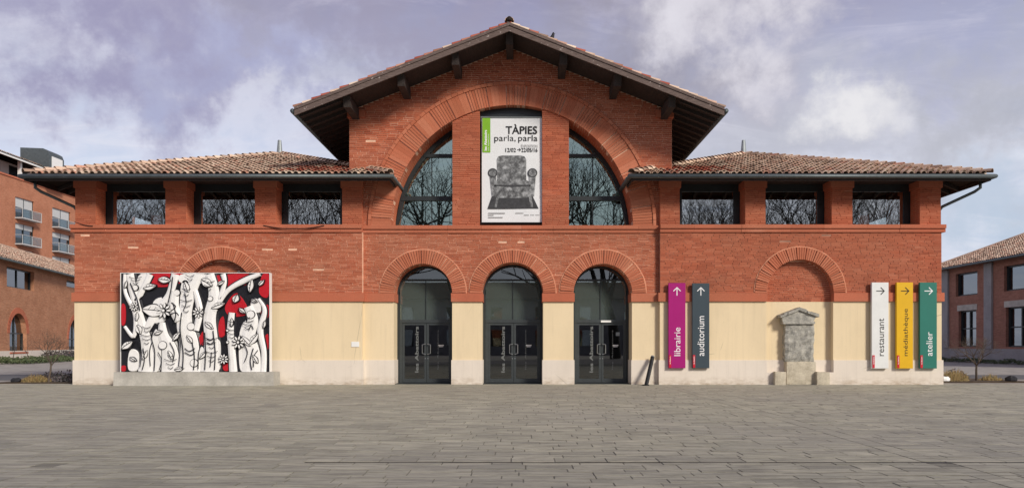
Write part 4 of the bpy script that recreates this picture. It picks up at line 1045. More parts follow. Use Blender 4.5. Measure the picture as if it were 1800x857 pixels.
for pts in ([(.20, .88), (.30, .86), (.40, .90), (.44, .99), (.20, .99)], [(.62, .97), (.70, .86), (.84, .88), (.87, .99)], [(.93, .80), (.99, .76), (.995, .99), (.95, .98)], [(.94, .52), (.99, .55), (.99, .68), (.95, .64)],
            [(.005, .48), (.03, .50), (.03, .66), (.005, .68)], [(.70, .66), (.78, .80), (.86, .60), (.74, .56)], [(.28, .14), (.36, .26), (.35, .12), (.31, .08)], [(.51, .28), (.57, .44), (.6, .3)], [(.69, .02), (.73, .02), (.73, .12), (.69, .12)], [(.96, .2), (.99, .22), (.99, .38), (.965, .34)], [(.005, .01), (.03, .01), (.03, .06), (.005, .06)], [(.66, .36), (.70, .38), (.69, .56), (.66, .5)]):
    blob(pts, 'relief_red', 'red_patch', .03, rm, dome=.97)
for pts in ([(.20, .02), (.27, .02), (.27, .34), (.22, .42)], [(.40, .6), (.47, .58), (.47, .9), (.41, .92)], [(.52, .02), (.57, .02), (.57, .22), (.53, .24)], [(.80, .02), (.86, .02), (.86, .5), (.80, .42)], [(.20, .5), (.3, .52), (.3, .74), (.22, .72)], [(.10, .78), (.15, .76), (.2, .98), (.12, .98)], [(.62, .02), (.67, .02), (.67, .3), (.63, .34)], [(.05, .02), (.12, .02), (.12, .2), (.06, .22)], [(.40, .9), (.58, .9), (.58, .99), (.40, .99)], [(.88, .62), (.94, .6), (.94, .72), (.88, .74)]):
    b_ = blob(pts, 'relief_white', 'stone_shape', .06, rm, dome=.9); blob(pts, 'relief_black', 'outline', .035, b_, .03)
band([(.17, 0, .34), (.18, .25, .26), (.14, .5, .20), (.10, .72, .17), (.06, .99, .20)])
band([(.17, .42, .16), (.25, .62, .19), (.33, .78, .16), (.37, .99, .17)])
band([(.10, .72, .10), (.16, .86, .13), (.20, .99, .15)])
band([(.03, .99, .06), (.035, .8, .08), (.10, .58, .10), (.09, .36, .09), (.03, .46, .07)])
band([(.46, 0, .50), (.46, .28, .42), (.43, .5, .34), (.45, .72, .28), (.52, .99, .24)])
band([(.34, 0, .42), (.33, .22, .34), (.29, .36, .24), (.28, .5, .14)])
band([(.60, 0, .40), (.61, .3, .30), (.60, .55, .27), (.63, .78, .24), (.60, .99, .20)])
band([(.63, .62, .12), (.72, .82, .10), (.84, .93, .12), (.94, .99, .08)])
band([(.67, .74, .12), (.70, .9, .10), (.69, .99, .12)])
band([(.88, 0, .42), (.88, .18, .38), (.86, .36, .30), (.89, .52, .24), (.86, .66, .2)])
band([(.96, 0, .14), (.965, .2, .12), (.94, .42, .14), (.97, .62, .1), (.93, .74, .06)])
band([(.76, .0, .18), (.75, .2, .16), (.74, .42, .15), (.75, .6, .13)])
band([(.40, .52, .22), (.36, .66, .24), (.37, .82, .2)], .13)
band([(.51, .42, .14), (.535, .62, .15), (.505, .82, .12)], .13)
for a in ((.20, .90 - .04, .27, .12, .2), (.30, .93, .26, .13, -.1), (.585, .90, .27, .17, -.6), (.66, .67, .30, .11, .35), (.05, .27, .27, .13, .6), (.115, .56, .18, .08, 1.5), (.88, .87, .28, .11, 1.4), (.78, .74, .17, .13, 1.2), (.13, .43, .2, .12, -1.2), (.09, .13, .15, .06, -.5), (.23, .62, .5, .26, -.12), (.90, .33, .3, .12, .9), (.85, .31, .28, .1, 2.3), (.9, .72, .14, .05, -.4)):
    leaf(*a)
for u, v, r in ((.5, .09, .16), (.61, .74, .1), (.105, .85, .12), (.385, .80, .13), (.725, .42, .05), (.725, .30, .05), (.29, .27, .17), (.48, .46, .16), (.88, .58, .17)):
    pts = [(u + r * math.cos(t) / PW, v + r * math.sin(t) / PH) for t in lin(0, 2 * math.pi, 8)[:-1]]
    d_ = blob(pts, 'relief_white', 'disc', .14, rm); blob(pts, 'relief_black', 'outline', .125, d_, .022)
for pts in ([(.27, .02), (.285, .12), (.26, .2)], [(.36, .1), (.37, .2), (.34, .3)], [(.40, .06), (.41, .3), (.38, .44)], [(.53, .03), (.535, .2), (.56, .3)], [(.44, .24), (.47, .21), (.51, .24)], [(.44, .2), (.48, .17), (.51, .2)], [(.585, .34), (.61, .32), (.635, .35)], [(.585, .30), (.61, .28), (.635, .31)], [(.84, .1), (.86, .2), (.83, .3)], [(.9, .05), (.905, .16), (.93, .22)], [(.14, .05), (.15, .2), (.13, .34)], [(.21, .06), (.205, .2), (.22, .3)], [(.35, .62), (.38, .66), (.35, .7)], [(.34, .58), (.38, .6), (.40, .57)], [(.43, .62), (.45, .7), (.44, .8)], [(.61, .05), (.62, .2)], [(.87, .42), (.885, .47), (.9, .43)]):
    stroke(pts, .017, .145, rm)
def flower(u, v, r):
    for k in range(9):
        a_ = 6.283 * k / 9; leaf_s(u + r * .62 * math.cos(a_) / PW, v + r * .62 * math.sin(a_) / PH, r * .36, r * .13, a_)
    pts = [(u + r * .2 * math.cos(t) / PW, v + r * .2 * math.sin(t) / PH) for t in lin(0, 2 * math.pi, 8)[:-1]]
    d_ = blob(pts, 'relief_white', 'disc', .2, rm); blob(pts, 'relief_black', 'outline', .19, d_, .015)
def leaf_s(u, v, L, wd, ang, h=.17):
    ca_, sa = math.cos(ang), math.sin(ang)
    def Q(a_, b_): return (u + (a_ * ca_ - b_ * sa) / PW, v + (a_ * sa + b_ * ca_) / PH)
    pts = [Q(-L, 0), Q(-L * .3, wd), Q(L * .4, wd * .9), Q(L, 0), Q(L * .4, -wd * .9), Q(-L * .3, -wd)]
    b_ = blob(pts, 'relief_white', 'petal', h, rm); blob(pts, 'relief_black', 'outline', h - .015, b_, .018)
flower(.30, .62, .30); flower(.80, .30, .26); flower(.53, .60, .22); flower(.10, .66, .18); flower(.70, .13, .2)
for a in ((.38, .36, .22, .09, .9), (.47, .33, .2, .08, 2.2), (.60, .47, .22, .09, -.7), (.17, .17, .22, .09, 1.1), (.34, .17, .2, .08, 2.0), (.56, .17, .2, .08, .8), (.91, .13, .2, .08, 2.1), (.75, .50, .18, .07, 1.5), (.68, .90, .16, .07, .5), (.45, .86, .24, .1, 1.9), (.04, .88, .15, .06, 1.3), (.97, .48, .16, .06, 1.4), (.26, .40, .18, .08, .3), (.82, .62, .16, .07, 2.5), (.40, .03, .2, .08, .1), (.95, .9, .16, .07, .8)):
    leaf(*a)
for u0, v0, n_, st_ in ((.45, .62, 5, .055), (.62, .12, 6, .045), (.185, .30, 5, .04), (.86, .45, 4, .035), (.345, .05, 4, .04), (.11, .9, 3, .03), (.755, .36, 5, .04), (.475, .94, 3, .04), (.60, .84, 3, .04)):
    for k in range(n_):
        w_ = .018 + .012 * ((k * 7) % 3)
        stroke([(u0 - w_, v0 + st_ * k), (u0, v0 + st_ * k - .018), (u0 + w_, v0 + st_ * k)], .011, .15, rm)
for pts in ([(.235, .01), (.24, .2), (.22, .36), (.27, .5)], [(.425, .02), (.43, .2), (.41, .42), (.42, .6)], [(.50, .02), (.505, .16), (.49, .3)], [(.64, .02), (.645, .2), (.63, .42)], [(.575, .02), (.58, .2), (.575, .4)], [(.89, .02), (.88, .12), (.90, .24)], [(.155, .02), (.17, .12), (.16, .24)], [(.365, .5), (.38, .58), (.36, .7)], [(.14, .62), (.12, .74), (.075, .9)], [(.33, .7), (.35, .84), (.36, .96)]):
    stroke(pts, .02, .15, rm)
for u in (.335, .785):
    x, z = UV(u, 1.0); MB().tube([(x - .05, RY + .1, z), (x - .04, RY + .1, z + .06), (x, RY + .1, z + .09), (x + .04, RY + .1, z + .06), (x + .05, RY + .1, z)], .012, 6).build('lifting_ring', 'light_zinc', rm)

# antique stone stele in the niche --------------------------------------------------------
ny = WY + .24
sy = ny - .32; sx_ = X(1406, sy)
st = empty('stone_stele', (sx_, sy, 0), 'weathered grey stone stele with a small pediment standing in the niche', 'stele')
def rough(mb, amt, seed):
    r_ = random.Random(seed); mb.v = [(x + r_.uniform(-amt, amt), y + r_.uniform(-amt, amt), z + r_.uniform(-amt, amt)) for x, y, z in mb.v]; return mb
def slab_grid(x0, x1, z0, z1, y0, y1, nx, nz, amt, seed):
    mb = MB(); r_ = random.Random(seed); vs = []
    for j in range(nz + 1):
        for i in range(nx + 1):
            edge = i in (0, nx) or j in (0, nz)
            vs.append((x0 + (x1 - x0) * i / nx + (r_.uniform(-amt, amt) * .8 if edge else r_.uniform(-.01, .01)), y0 + (amt * 1.2 if edge else 0) + r_.uniform(-amt, amt) * .6, z0 + (z1 - z0) * j / nz + r_.uniform(-.01, .01)))
    n_ = len(vs); fs = [(j * (nx + 1) + i, j * (nx + 1) + i + 1, (j + 1) * (nx + 1) + i + 1, (j + 1) * (nx + 1) + i) for j in range(nz) for i in range(nx)]
    ring = [i for i in range(nx + 1)] + [(j * (nx + 1) + nx) for j in range(1, nz + 1)] + [nz * (nx + 1) + i for i in range(nx - 1, -1, -1)] + [j * (nx + 1) for j in range(nz - 1, 0, -1)]
    vs += [(vs[i][0], y1, vs[i][2]) for i in ring]
    for k in range(len(ring)):
        k2 = (k + 1) % len(ring); fs.append((ring[k2], ring[k], n_ + k, n_ + k2))
    fs.append(tuple(n_ + k for k in range(len(ring))))
    return mb.add(vs, fs)
sX = lambda v: X(v, sy); sZ = lambda v: Z(v, sy)
slab_grid(sX(1383), sX(1434), sZ(675), sZ(635), sy - .02, ny + .02, 6, 5, .012, 1).build('base_block', 'pale_stone', st, smooth=False)
slab_grid(sX(1381), sX(1432), sZ(635), sZ(566), sy + .03, ny + .02, 9, 14, .034, 2).build('shaft', 'old_stone', st)
mb = MB().prism([(sX(1376), sZ(566)), (sX(1429), sZ(566)), (sX(1436), sZ(553)), (sX(1405), sZ(543)), (sX(1374), sZ(553))], sy - .02, ny + .02); rough(mb, .016, 4); mb.build('tympanum', 'old_stone', st)
for a, b in (((1370.5, 553), (1404, 540)), ((1438.5, 552), (1404, 540))):
    (xa_, za_), (xb_, zb_) = (sX(a[0]), sZ(a[1])), (sX(b[0]), sZ(b[1])); t_ = .11
    mb = MB(); pts_ = 5
    for k in range(pts_):
        t0, t1 = k / pts_, (k + 1) / pts_
        p0x, p0z, p1x, p1z = xa_ + (xb_ - xa_) * t0, za_ + (zb_ - za_) * t0, xa_ + (xb_ - xa_) * t1, za_ + (zb_ - za_) * t1
        o_ = random.uniform(-.03, .02)
        mb.hexa([(p0x, sy - .1 + o_, p0z - t_), (p1x, sy - .1 + o_, p1z - t_), (p1x, ny + .01, p1z - t_), (p0x, ny + .01, p0z - t_), (p0x, sy - .1 + o_, p0z + o_), (p1x, sy - .1 + o_, p1z + o_), (p1x, ny + .01, p1z), (p0x, ny + .01, p0z)])
    mb.build('raking_cornice', 'old_stone', st)
MB().box(sX(1376), sX(1432), sy - .05, ny + .01, sZ(569), sZ(564.5)).build('pediment_base', 'old_stone', st)
for a, b, lab in ((1363, 1382, 'small pale stone block on the arrow sign side of the stele'), (1437, 1459, 'small pitted stone block on the white sign side of the stele')):
    if a == 1363: lab = 'small pale stone block between the stele and the dark slate sign'
    else: lab = 'small pitted stone block between the stele and the white sign'
    yb = WY - .30
    tag(slab_grid(X(a, yb), X(b, yb), 0, Z(653, yb), yb, WY - .055, 4, 4, .012, a).build('stone_block', 'pale_stone'), lab, 'stone block', 'stone blocks at the foot of the stele')

# leaning post, plaque, cable, bird ------------------------------------------------------
bx, by = X(1136, -.75), -.75
pt = empty('leaning_post', (bx, by, 0), 'slim black metal post leaning against the wall beside the doors', 'post')
tx_, ty_, tz_ = X(1147.5, -.2), -.2, Z(626, -.2)
d_ = Vector((tx_ - bx, ty_ - by, tz_)); pmb = MB()
pmb.tube([(bx, by, .02), (bx + d_.x * .96, by + d_.y * .96, d_.z * .96 + .02)], .075, 10); pmb.build('shaft', 'black_paint', pt, smooth=False)
MB().tube([(bx + d_.x * .96, by + d_.y * .96, d_.z * .96 + .02), (bx + d_.x, by + d_.y, d_.z + .02)], [.077, .06], 10).build('cap', 'light_zinc', pt)
MB().tube([(bx - .02, by, 0.0), (bx - .02, by, .035)], .13, 12).build('foot_plate', 'black_paint', pt)
tag(MB().box(X(620), X(633.5), WY - .03, WY - .006, Z(609), Z(600)).build('wall_plaque', 'white_paint'), 'small blank white plaque on the cream wall beside the relief', 'plaque')
pts_ = []
for i in range(13):
    t = i / 12; pts_.append((X(463 + 107 * t, -.35), WY - .15, Z(396 + 24 * t * (1 - t), -.35)))
tag(MB().tube(pts_, .014, 5).build('sagging_cable', 'black_paint'), 'thin black cable sagging along the brick ledge under the loft windows', 'cable')
pts_ = [(X(131 + 32 * i / 8, -.35), WY - .15, Z(390 + 7 * math.sin(math.pi * .5 * i / 8), -.35)) for i in range(9)]
tag(MB().tube(pts_, .014, 5).build('sagging_cable', 'black_paint'), 'short black cable drooping across the corner pillar beside the downpipe', 'cable')
# pigeon on the verge
bX, bY = X(970, -1.2), -1.2; bZ = RZ + tk - RS * abs(bX - RX) + .14
bd = empty('perched_pigeon', (bX, bY, bZ), 'small dark pigeon perched on the gable roof slope', 'bird')
mb = MB(); mb.tube([(bX - .05, bY, bZ + .02), (bX - .03, bY, bZ + .1), (bX + .0, bY, bZ + .2), (bX + .04, bY, bZ + .3), (bX + .055, bY, bZ + .36), (bX + .06, bY, bZ + .41)], [.02, .07, .085, .055, .048, .02], 10); mb.build('body', 'black_rock', bd, smooth=True)
MB().tube([(bX + .08, bY, bZ + .365), (bX + .135, bY, bZ + .355)], [.015, .004], 6).build('beak', 'zinc', bd)
for s_ in (-1, 1): MB().tube([(bX, bY + s_ * .03, bZ + .1), (bX + .01, bY + s_ * .03, bZ - .06)], .008, 5).build('leg', 'zinc', bd)
mb = MB(); mb.add([(bX - .04, bY - .03, bZ + .08), (bX - .04, bY + .03, bZ + .08), (bX - .13, bY + .04, bZ - .06), (bX - .13, bY - .04, bZ - .06), (bX - .06, bY, bZ + .03)], [(0, 1, 2, 3), (0, 3, 4), (1, 4, 2), (2, 4, 3), (0, 4, 1)]); mb.build('tail', 'black_rock', bd)

# ================================================================== SURROUNDINGS
# bare trees: recursive limbs ------------------------------------------------------------
def bare_tree(base, height, seed, levels, r0, trunk=.3, spread=.55, n=4, split=(2, 3), upw=.25, shrink=.72, taper=.38, keep=(.62, .85)):
    rr = random.Random(seed); tm, cm = MB(), MB(); base = Vector(base)
    def go(p, d, L, r, lev):
        k = 3 if lev < 3 else 2; pts = [p]; rad = [r]
        for i in range(k):
            d = (d + Vector((rr.uniform(-1, 1), rr.uniform(-1, 1), rr.uniform(-.5, .8))) * .16).normalized()
            p = p + d * L / k; pts.append(p); rad.append(r * (1 - taper * (i + 1) / k))
        (tm if lev == 0 else cm).tube(pts, rad, (7 if lev == 0 else n if lev < 3 else 3), cap=False)
        if lev >= levels: return
        m_ = rr.randint(*split) + (1 if lev == 0 else 0)
        ph = rr.uniform(0, 6.28)
        for i in range(m_):
            a = ph + 6.283 * i / m_ + rr.uniform(-.5, .5)
            t = d.cross(Vector((0, 0, 1)) if abs(d.z) < .95 else Vector((1, 0, 0))).normalized(); b_ = d.cross(t)
            nd = (d + (t * math.cos(a) + b_ * math.sin(a)) * rr.uniform(spread * .6, spread * 1.35) + Vector((0, 0, upw))).normalized()
            go(p, nd, L * rr.uniform(shrink * .8, shrink * 1.15), rad[-1] * rr.uniform(*keep), lev + 1)
            if lev >= 1 and rr.random() < .45:
                q_ = pts[1] if len(pts) > 2 else (pts[0] + pts[-1]) / 2
                nd2 = (d + (t * math.cos(a + 2) + b_ * math.sin(a + 2)) * .9).normalized()
                go(q_, nd2, L * .55, rad[-1] * .5, max(lev + 2, levels - 1))
    go(base, Vector((0, 0, 1)), height * trunk, r0, 0)
    return tm, cm
def tree_thing(name, base, tmcm, mat, label, group=None):
    tm, cm = tmcm; t = empty(name, base, label, 'tree', group)
    tm.build('trunk', mat, t, smooth=True, loc=base); cm.build('crown', mat, t, smooth=True, loc=base); return t
tb = (-18.75, 1.2, 0); tree_thing('bare_sapling', tb, bare_tree(tb, 1.75, 5, 5, .045, .38, .75, split=(3, 3), upw=.12, taper=.28, keep=(.64, .84)), 'bark', 'small bare twiggy sapling in the bed beside the relief')
tb = (18.95, 2.4, 0); tree_thing('bare_sapling', tb, bare_tree(tb, 1.85, 4, 5, .05, .36, .75, split=(3, 3), upw=.16, taper=.25, keep=(.66, .85)), 'bark', 'small bare twiggy sapling in the bed beside the green sign')
for px_, dd in ((22, 58), (50, 60)):
    tb = ((px_ - VX) * dd / F, dd - D, 0); tree_thing('bare_sapling', tb, bare_tree(tb, 2.0, px_, 4, .04, .4, .6), 'bark', 'thin bare sapling before the arched window, %s' % ('closer to its dark opening' if px_ == 50 else 'farther from the museum'))

# planted beds ------------------------------------------------------------------------
def foliage(name, cx_, cy_, rx, ry, h, n_, mat, size, seed, blade=False, parent=None, kind=None):
    rr = random.Random(seed); mb = MB()
    for i in range(n_):
        a, r_ = rr.uniform(0, 6.283), math.sqrt(rr.random()); x, y_ = cx_ + rx * r_ * math.cos(a), cy_ + ry * r_ * math.sin(a)
        top = h * (1 - .75 * r_ * r_) * rr.uniform(.55, 1.1)
        if blade:
            dx, dy = rr.uniform(-.35, .35) * h, rr.uniform(-.35, .35) * h; w_ = size
            mb.add([(x - w_, y_, 0), (x + w_, y_, 0), (x + dx * .5 + w_ * .7, y_ + dy * .5, top * .7), (x + dx * .5 - w_ * .7, y_ + dy * .5, top * .7), (x + dx, y_ + dy, top * rr.uniform(.75, 1))], [(0, 1, 2, 3), (3, 2, 4)])
        else:
            z = top * rr.random() ** .6; t1 = Vector((rr.gauss(0, 1), rr.gauss(0, 1), rr.gauss(0, 1))).normalized(); t2 = t1.orthogonal().normalized()
            s_ = size * rr.uniform(.6, 1.4); c_ = Vector((x, y_, max(.02, z)))
            mb.add([c_ - t1 * s_, c_ + t2 * s_ * .45, c_ + t1 * s_, c_ - t2 * s_ * .45], [(0, 1, 2, 3)])
    return mb.build(name, mat, parent, kind=kind)
def bed(name, x0, x1, y0, y1): return tag(MB().box(x0, x1, y0, y1, -.028, .03).build(name, 'soil'), kind='structure')
bed('planting_bed', -20.6, -17.15, .9, 3.2); bed('planting_bed', 16.35, 20.6, 1.6, 4.2)
def shrub(cx_, cy_, rx, ry, h, mat, seed, label, blade=False, n_=900, size=.05, grp='low planting in the beds'):
    t = empty('dry_grass_tuft' if blade else 'low_shrub', (cx_, cy_, 0), label, 'grass tuft' if blade else 'shrub', grp)
    f_ = foliage('blades' if blade else 'foliage', cx_, cy_, rx, ry, h, n_, mat, size, seed, blade, t)
    if not blade:
        mb = MB(); rr = random.Random(seed)
        for k in range(7):
            a = rr.uniform(0, 6.28); mb.tube([(cx_, cy_, 0), (cx_ + rx * .5 * math.cos(a), cy_ + ry * .5 * math.sin(a), h * .6)], [.018, .008], 4)
        mb.build('stem', 'bark', t)
shrub(-18.0, 1.7, .85, .55, .5, 'lavender_leaf', 1, 'dark purplish low shrub close to the museum corner by the relief')
shrub(-19.2, 2.3, .8, .5, .42, 'lavender_leaf', 2, 'dark purplish low shrub behind the sapling beside the relief')
shrub(-19.35, 1.35, .6, .4, .42, 'dry_grass', 3, 'tuft of dry straw coloured grass in front of the sapling by the relief', True, 420, .012)
shrub(18.35, 2.9, .55, .45, .5, 'lavender_leaf', 4, 'dark low shrub behind the sapling beside the green sign')
shrub(17.9, 2.2, .6, .4, .62, 'dry_grass', 5, 'tall tuft of dry brown grass beside the green sign', True, 420, .012)
shrub(19.6, 2.5, .45, .35, .36, 'dry_grass', 6, 'small tuft of dry brown grass next to the black rock', True, 260, .011)
def rock(name, c_, r_, mat, seed, label):
    rr = random.Random(seed); mb = MB(); vs = [];
    for j in range(1, 5):
        for i in range(9):
            a, e_ = 6.283 * i / 9, -math.pi / 2 + math.pi * j / 5; q_ = r_ * rr.uniform(.85, 1.1)
            vs.append((c_[0] + q_ * math.cos(a) * math.cos(e_) * 1.25, c_[1] + q_ * math.sin(a) * math.cos(e_), c_[2] + q_ * .8 * (math.sin(e_) + .75)))
    fs = [(j * 9 + i, j * 9 + (i + 1) % 9, (j + 1) * 9 + (i + 1) % 9, (j + 1) * 9 + i) for j in range(3) for i in range(9)] + [tuple(range(8, -1, -1)), tuple(27 + i for i in range(9))]
    tag(mb.add(vs, fs).build(name, mat), label, 'rock')
rock('boulder', (-19.95, 1.05, 0), .17, 'black_rock', 1, 'round black rock at the end of the bed by the relief')
rock('boulder', (19.95, 1.75, 0), .2, 'black_rock', 2, 'round black rock at the end of the bed by the green sign')
rock('boulder', (17.25, 1.75, 0), .17, 'white_paint', 3, 'pale white rock at the museum corner by the green sign')
# paths and strips beside and behind
tag(MB().box(-80, -17.3, 3.6, 9.5, -.028, -.012).build('path', 'asphalt'), kind='structure')
tag(MB().box(-80, -21, 9.5, 26, -.028, -.008).build('road', 'gravel_ground'), kind='structure')
tag(MB().box(17.2, 60, 4.6, 9.0, -.028, -.012).build('path', 'asphalt'), kind='structure')

# lower brick building on the relief side --------------------------------------------------
dir_ = Vector((-.235, .972, 0)).normalized(); nrm_ = Vector((dir_.y, -dir_.x, 0))     # along the facade, and out towards the square
P0 = Vector((-43.5, 62 - D, 0))
def A_(s_, o_, z): p = P0 + dir_ * s_ + nrm_ * o_; return (p.x, p.y, z)
def abox(mb, s0, s1, o0, o1, z0, z1):
    return mb.hexa([A_(s0, o1, z0), A_(s1, o1, z0), A_(s1, o0, z0), A_(s0, o0, z0), A_(s0, o1, z1), A_(s1, o1, z1), A_(s1, o0, z1), A_(s0, o0, z1)])
LB = empty('side_building', A_(10, 0, 0), 'two storey old brick building with arched ground floor windows on the relief side', 'building')
def s_at(px_):           # facade abscissa under a photo column
    k = (px_ - VX) / F
    return (k * (P0.y + D) - P0.x) / (dir_.x - k * dir_.y)
EH = 8.5
ops = []
def dep(s_): return P0.y + dir_.y * s_ + D
for ca_, cb_, top_, bot_, arched in ((12, 60, 463, 503, 0), (117, 165, 476, 512, 0), (17, 47, 0, 617, 1), (121, 146, 0, 614, 1)):
    s0, s1 = s_at(ca_), s_at(cb_); dm = dep((s0 + s1) / 2)
    if arched: ops.append((s0, s1, CZ + (HZ - 618) * dm / F, 4.25, 1))
    else: ops.append((s0, s1, CZ + (HZ - 503) * dep(s0) / F * (1.0), 8.2, 0))
S0, S1 = -8.0, 34.0
def lsol(s_):
    iv = [(0.0, EH + .3)]
    for a, b, z0, z1, ar_ in ops:
        if a < s_ < b:
            t_ = z1
            if ar_: r_ = (b - a) / 2; t_ = z1 - r_ + math.sqrt(max(0, r_ * r_ - (s_ - (a + b) / 2) ** 2))
            out = []
            for lo, hi in iv:
                if z0 > lo and t_ < hi: out += [(lo, z0), (t_, hi)]
                else: out.append((lo, hi))
            iv = out
    return iv
cuts = [S0, S1]
for a, b, z0, z1, ar_ in ops: cuts += lin(a, b, 12) if ar_ else [a, b]
cuts = sorted(set(cuts)); mb = MB()
for a, b in zip(cuts[:-1], cuts[1:]):
    for (al, ah), (bl, bh) in zip(lsol(a + 1e-4), lsol(b - 1e-4)):
        mb.hexa([A_(a, 0, al), A_(b, 0, bl), A_(b, -.5, bl), A_(a, -.5, al), A_(a, 0, ah), A_(b, 0, bh), A_(b, -.5, bh), A_(a, -.5, ah)])
mb.build('wall', 'old_brick_wall', LB)
mb = MB(); abox(mb, S0, S1, -11, -10.6, 0, EH + .3); abox(mb, S0, S0 + .4, -10.6, -.5, 0, EH + .3); abox(mb, S1 - .4, S1, -10.6, -.5, 0, EH + .3); mb.build('wall', 'old_brick_wall', LB)
mb = MB(); abox(mb, S0, S1, 0.0, .06, 0, .95); mb.build('plinth', 'plinth_plaster', LB)
for a, b, z0, z1, ar_ in ops:
    wn = sub_empty('window', A_((a + b) / 2, -.4, z0), LB); r_ = (b - a) / 2
    if ar_:
        prof = [(a, z0), (b, z0)] + [((a + b) / 2 + r_ * math.cos(t), z1 - r_ + r_ * math.sin(t)) for t in lin(0, math.pi, 14)]
    else: prof = [(a, z0), (b, z0), (b, z1), (a, z1)]
    MB().quad(*[A_(s_, -.4, z) for s_, z in prof]).build('pane', 'far_glass', wn)
    mb = MB(); abox(mb, a, a + .1, -.42, -.3, z0, z1 - (r_ if ar_ else 0)); abox(mb, b - .1, b, -.42, -.3, z0, z1 - (r_ if ar_ else 0)); abox(mb, a, b, -.42, -.31, z0, z0 + .1)
    abox(mb, (a + b) / 2 - .05, (a + b) / 2 + .05, -.42, -.32, z0 + .1, z1 - .1); zt_ = (z1 - r_ - .05) if ar_ else z1 - .12
    abox(mb, a, b, -.42, -.315, zt_, zt_ + .1); mb.build('frame', 'dark_steel', wn)
    if ar_:
        mb = MB(); abox(mb, a - .12, b + .12, -.3, .1, z0 - .14, z0 + .002); mb.build('sill', 'terracotta_band', wn)
        cx2 = (a + b) / 2; cz2 = z1 - r_; mb = MB()
        for k in range(20):
            t0, t1 = math.pi * k / 20 + .006, math.pi * (k + 1) / 20 - .006
            q_ = lambda rr_, t, o_: A_(cx2 + rr_ * math.cos(t), o_, cz2 + rr_ * math.sin(t))
            mb.hexa([q_(r_, t0, .03), q_(r_ + .5, t0, .03), q_(r_ + .5, t0, -.2), q_(r_, t0, -.2), q_(r_, t1, .03), q_(r_ + .5, t1, .03), q_(r_ + .5, t1, -.2), q_(r_, t1, -.2)])
        mb.build('arch_ring', 'terracotta_band', wn)
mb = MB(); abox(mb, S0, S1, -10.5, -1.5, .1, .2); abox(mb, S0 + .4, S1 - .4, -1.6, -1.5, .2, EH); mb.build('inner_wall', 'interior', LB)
def gable_roof(parent, Pf, s0, s1, o_front, o_back, ez_, rise, mat='roof_tile', hip1=0.0, pitch=.27, both=True):
    """tiled saddle roof in a facade frame; Pf(s, o, z) -> world"""
    om = (o_front + o_back) / 2
    mb = MB(); c = [Vector(Pf(s0, o_front, ez_)), Vector(Pf(s1, o_front, ez_)), Vector(Pf(s1 - hip1, om, ez_ + rise)), Vector(Pf(s0, om, ez_ + rise)), Vector(Pf(s1, o_back, ez_)), Vector(Pf(s0, o_back, ez_))]
    dn_ = Vector((0, 0, -.12)); vs = c + [v + dn_ for v in c]
    mb.add(vs, [(0, 1, 2, 3), (1, 4, 2), (4, 5, 3, 2), (5, 0, 3), (6, 9, 8, 7), (7, 8, 10), (10, 8, 9, 11), (11, 9, 6), (0, 6, 7, 1), (1, 7, 10, 4), (4, 10, 11, 5), (5, 11, 6, 0)])
    rf = mb.build('roof', 'roof_underlay', parent)
    al = (c[1] - c[0]); W = al.length; up_ = (Vector(Pf(s0, om, ez_ + rise)) - c[0]); H = up_.length
    ts = tile_slope(c[0], al, up_, W, H, lambda s_, t_: s_ < W - hip1 * t_ / H, pitch, .36)
    if hip1:
        al2 = c[4] - c[1]; W2 = al2.length; mid_ = (c[1] + c[4]) / 2; up2 = c[2] - mid_; H2 = up2.length
        tile_slope(c[1], al2, up2, W2, H2, lambda s_, t_: W2 / 2 * t_ / H2 < s_ < W2 - W2 / 2 * t_ / H2, pitch, .36, out=ts)
    m_ = MB()
    for v_, f_ in ts: m_.add(v_, f_)
    m_.build('roof_tiling', mat, rf, kind='stuff')
    dd = Vector(Pf(s0, o_front + 1, 0)) - Vector(Pf(s0, o_front, 0)); q0, q1 = c[0] + dd * .06 - Vector((0, 0, .07)), c[1] + dd * .06 - Vector((0, 0, .07))
    MB().tube([q0, q1], .1, 8).build('gutter', 'zinc', rf, smooth=True)
    ridge = [c[3] + Vector((0, 0, .08)), c[2] + Vector((0, 0, .08))]; MB().tube(ridge, .16, 6).build('ridge_cap', mat, rf)
    if hip1: MB().tube([c[1] + Vector((0, 0, .06)), c[2] + Vector((0, 0, .08))], .15, 6).build('hip_cap', mat, rf)
    return rf
gable_roof(LB, A_, S0 - .3, S1 + .3, .75, -11.6, EH + .1, 2.75)

# hedge along its foot
def strip(name, pf, s0, s1, o0, o1, h, n_, mat, size, seed, label, cat):
    rr = random.Random(seed); mb = MB()
    for i in range(n_):
        s_, o_ = rr.uniform(s0, s1), rr.uniform(o0, o1); lump = .6 + .4 * math.sin(s_ * 1.9 + 2 * math.sin(s_ * .7)) * math.cos(o_ * 2)
        z = h * lump * rr.random() ** .5; c_ = Vector(pf(s_, o_, z)); t1 = Vector((rr.gauss(0, 1), rr.gauss(0, 1), rr.gauss(0, 1))).normalized(); t2 = t1.orthogonal().normalized(); q_ = size * rr.uniform(.6, 1.4)
        mb.add([c_ - t1 * q_, c_ + t2 * q_ * .5, c_ + t1 * q_, c_ - t2 * q_ * .5], [(0, 1, 2, 3)])
    tag(mb.build(name, mat), label, cat, kind='stuff')
strip('ground_cover', A_, -6, 7, 1.2, 4.5, .55, 5200, 'green_leaf', .09, 5, 'low green ground cover along the old brick building', 'ground cover')
strip('ground_cover', A_, 6, 32, .9, 4.8, 1.0, 9000, 'lavender_leaf', .1, 6, 'dark purplish ground cover along the old brick building', 'ground cover')

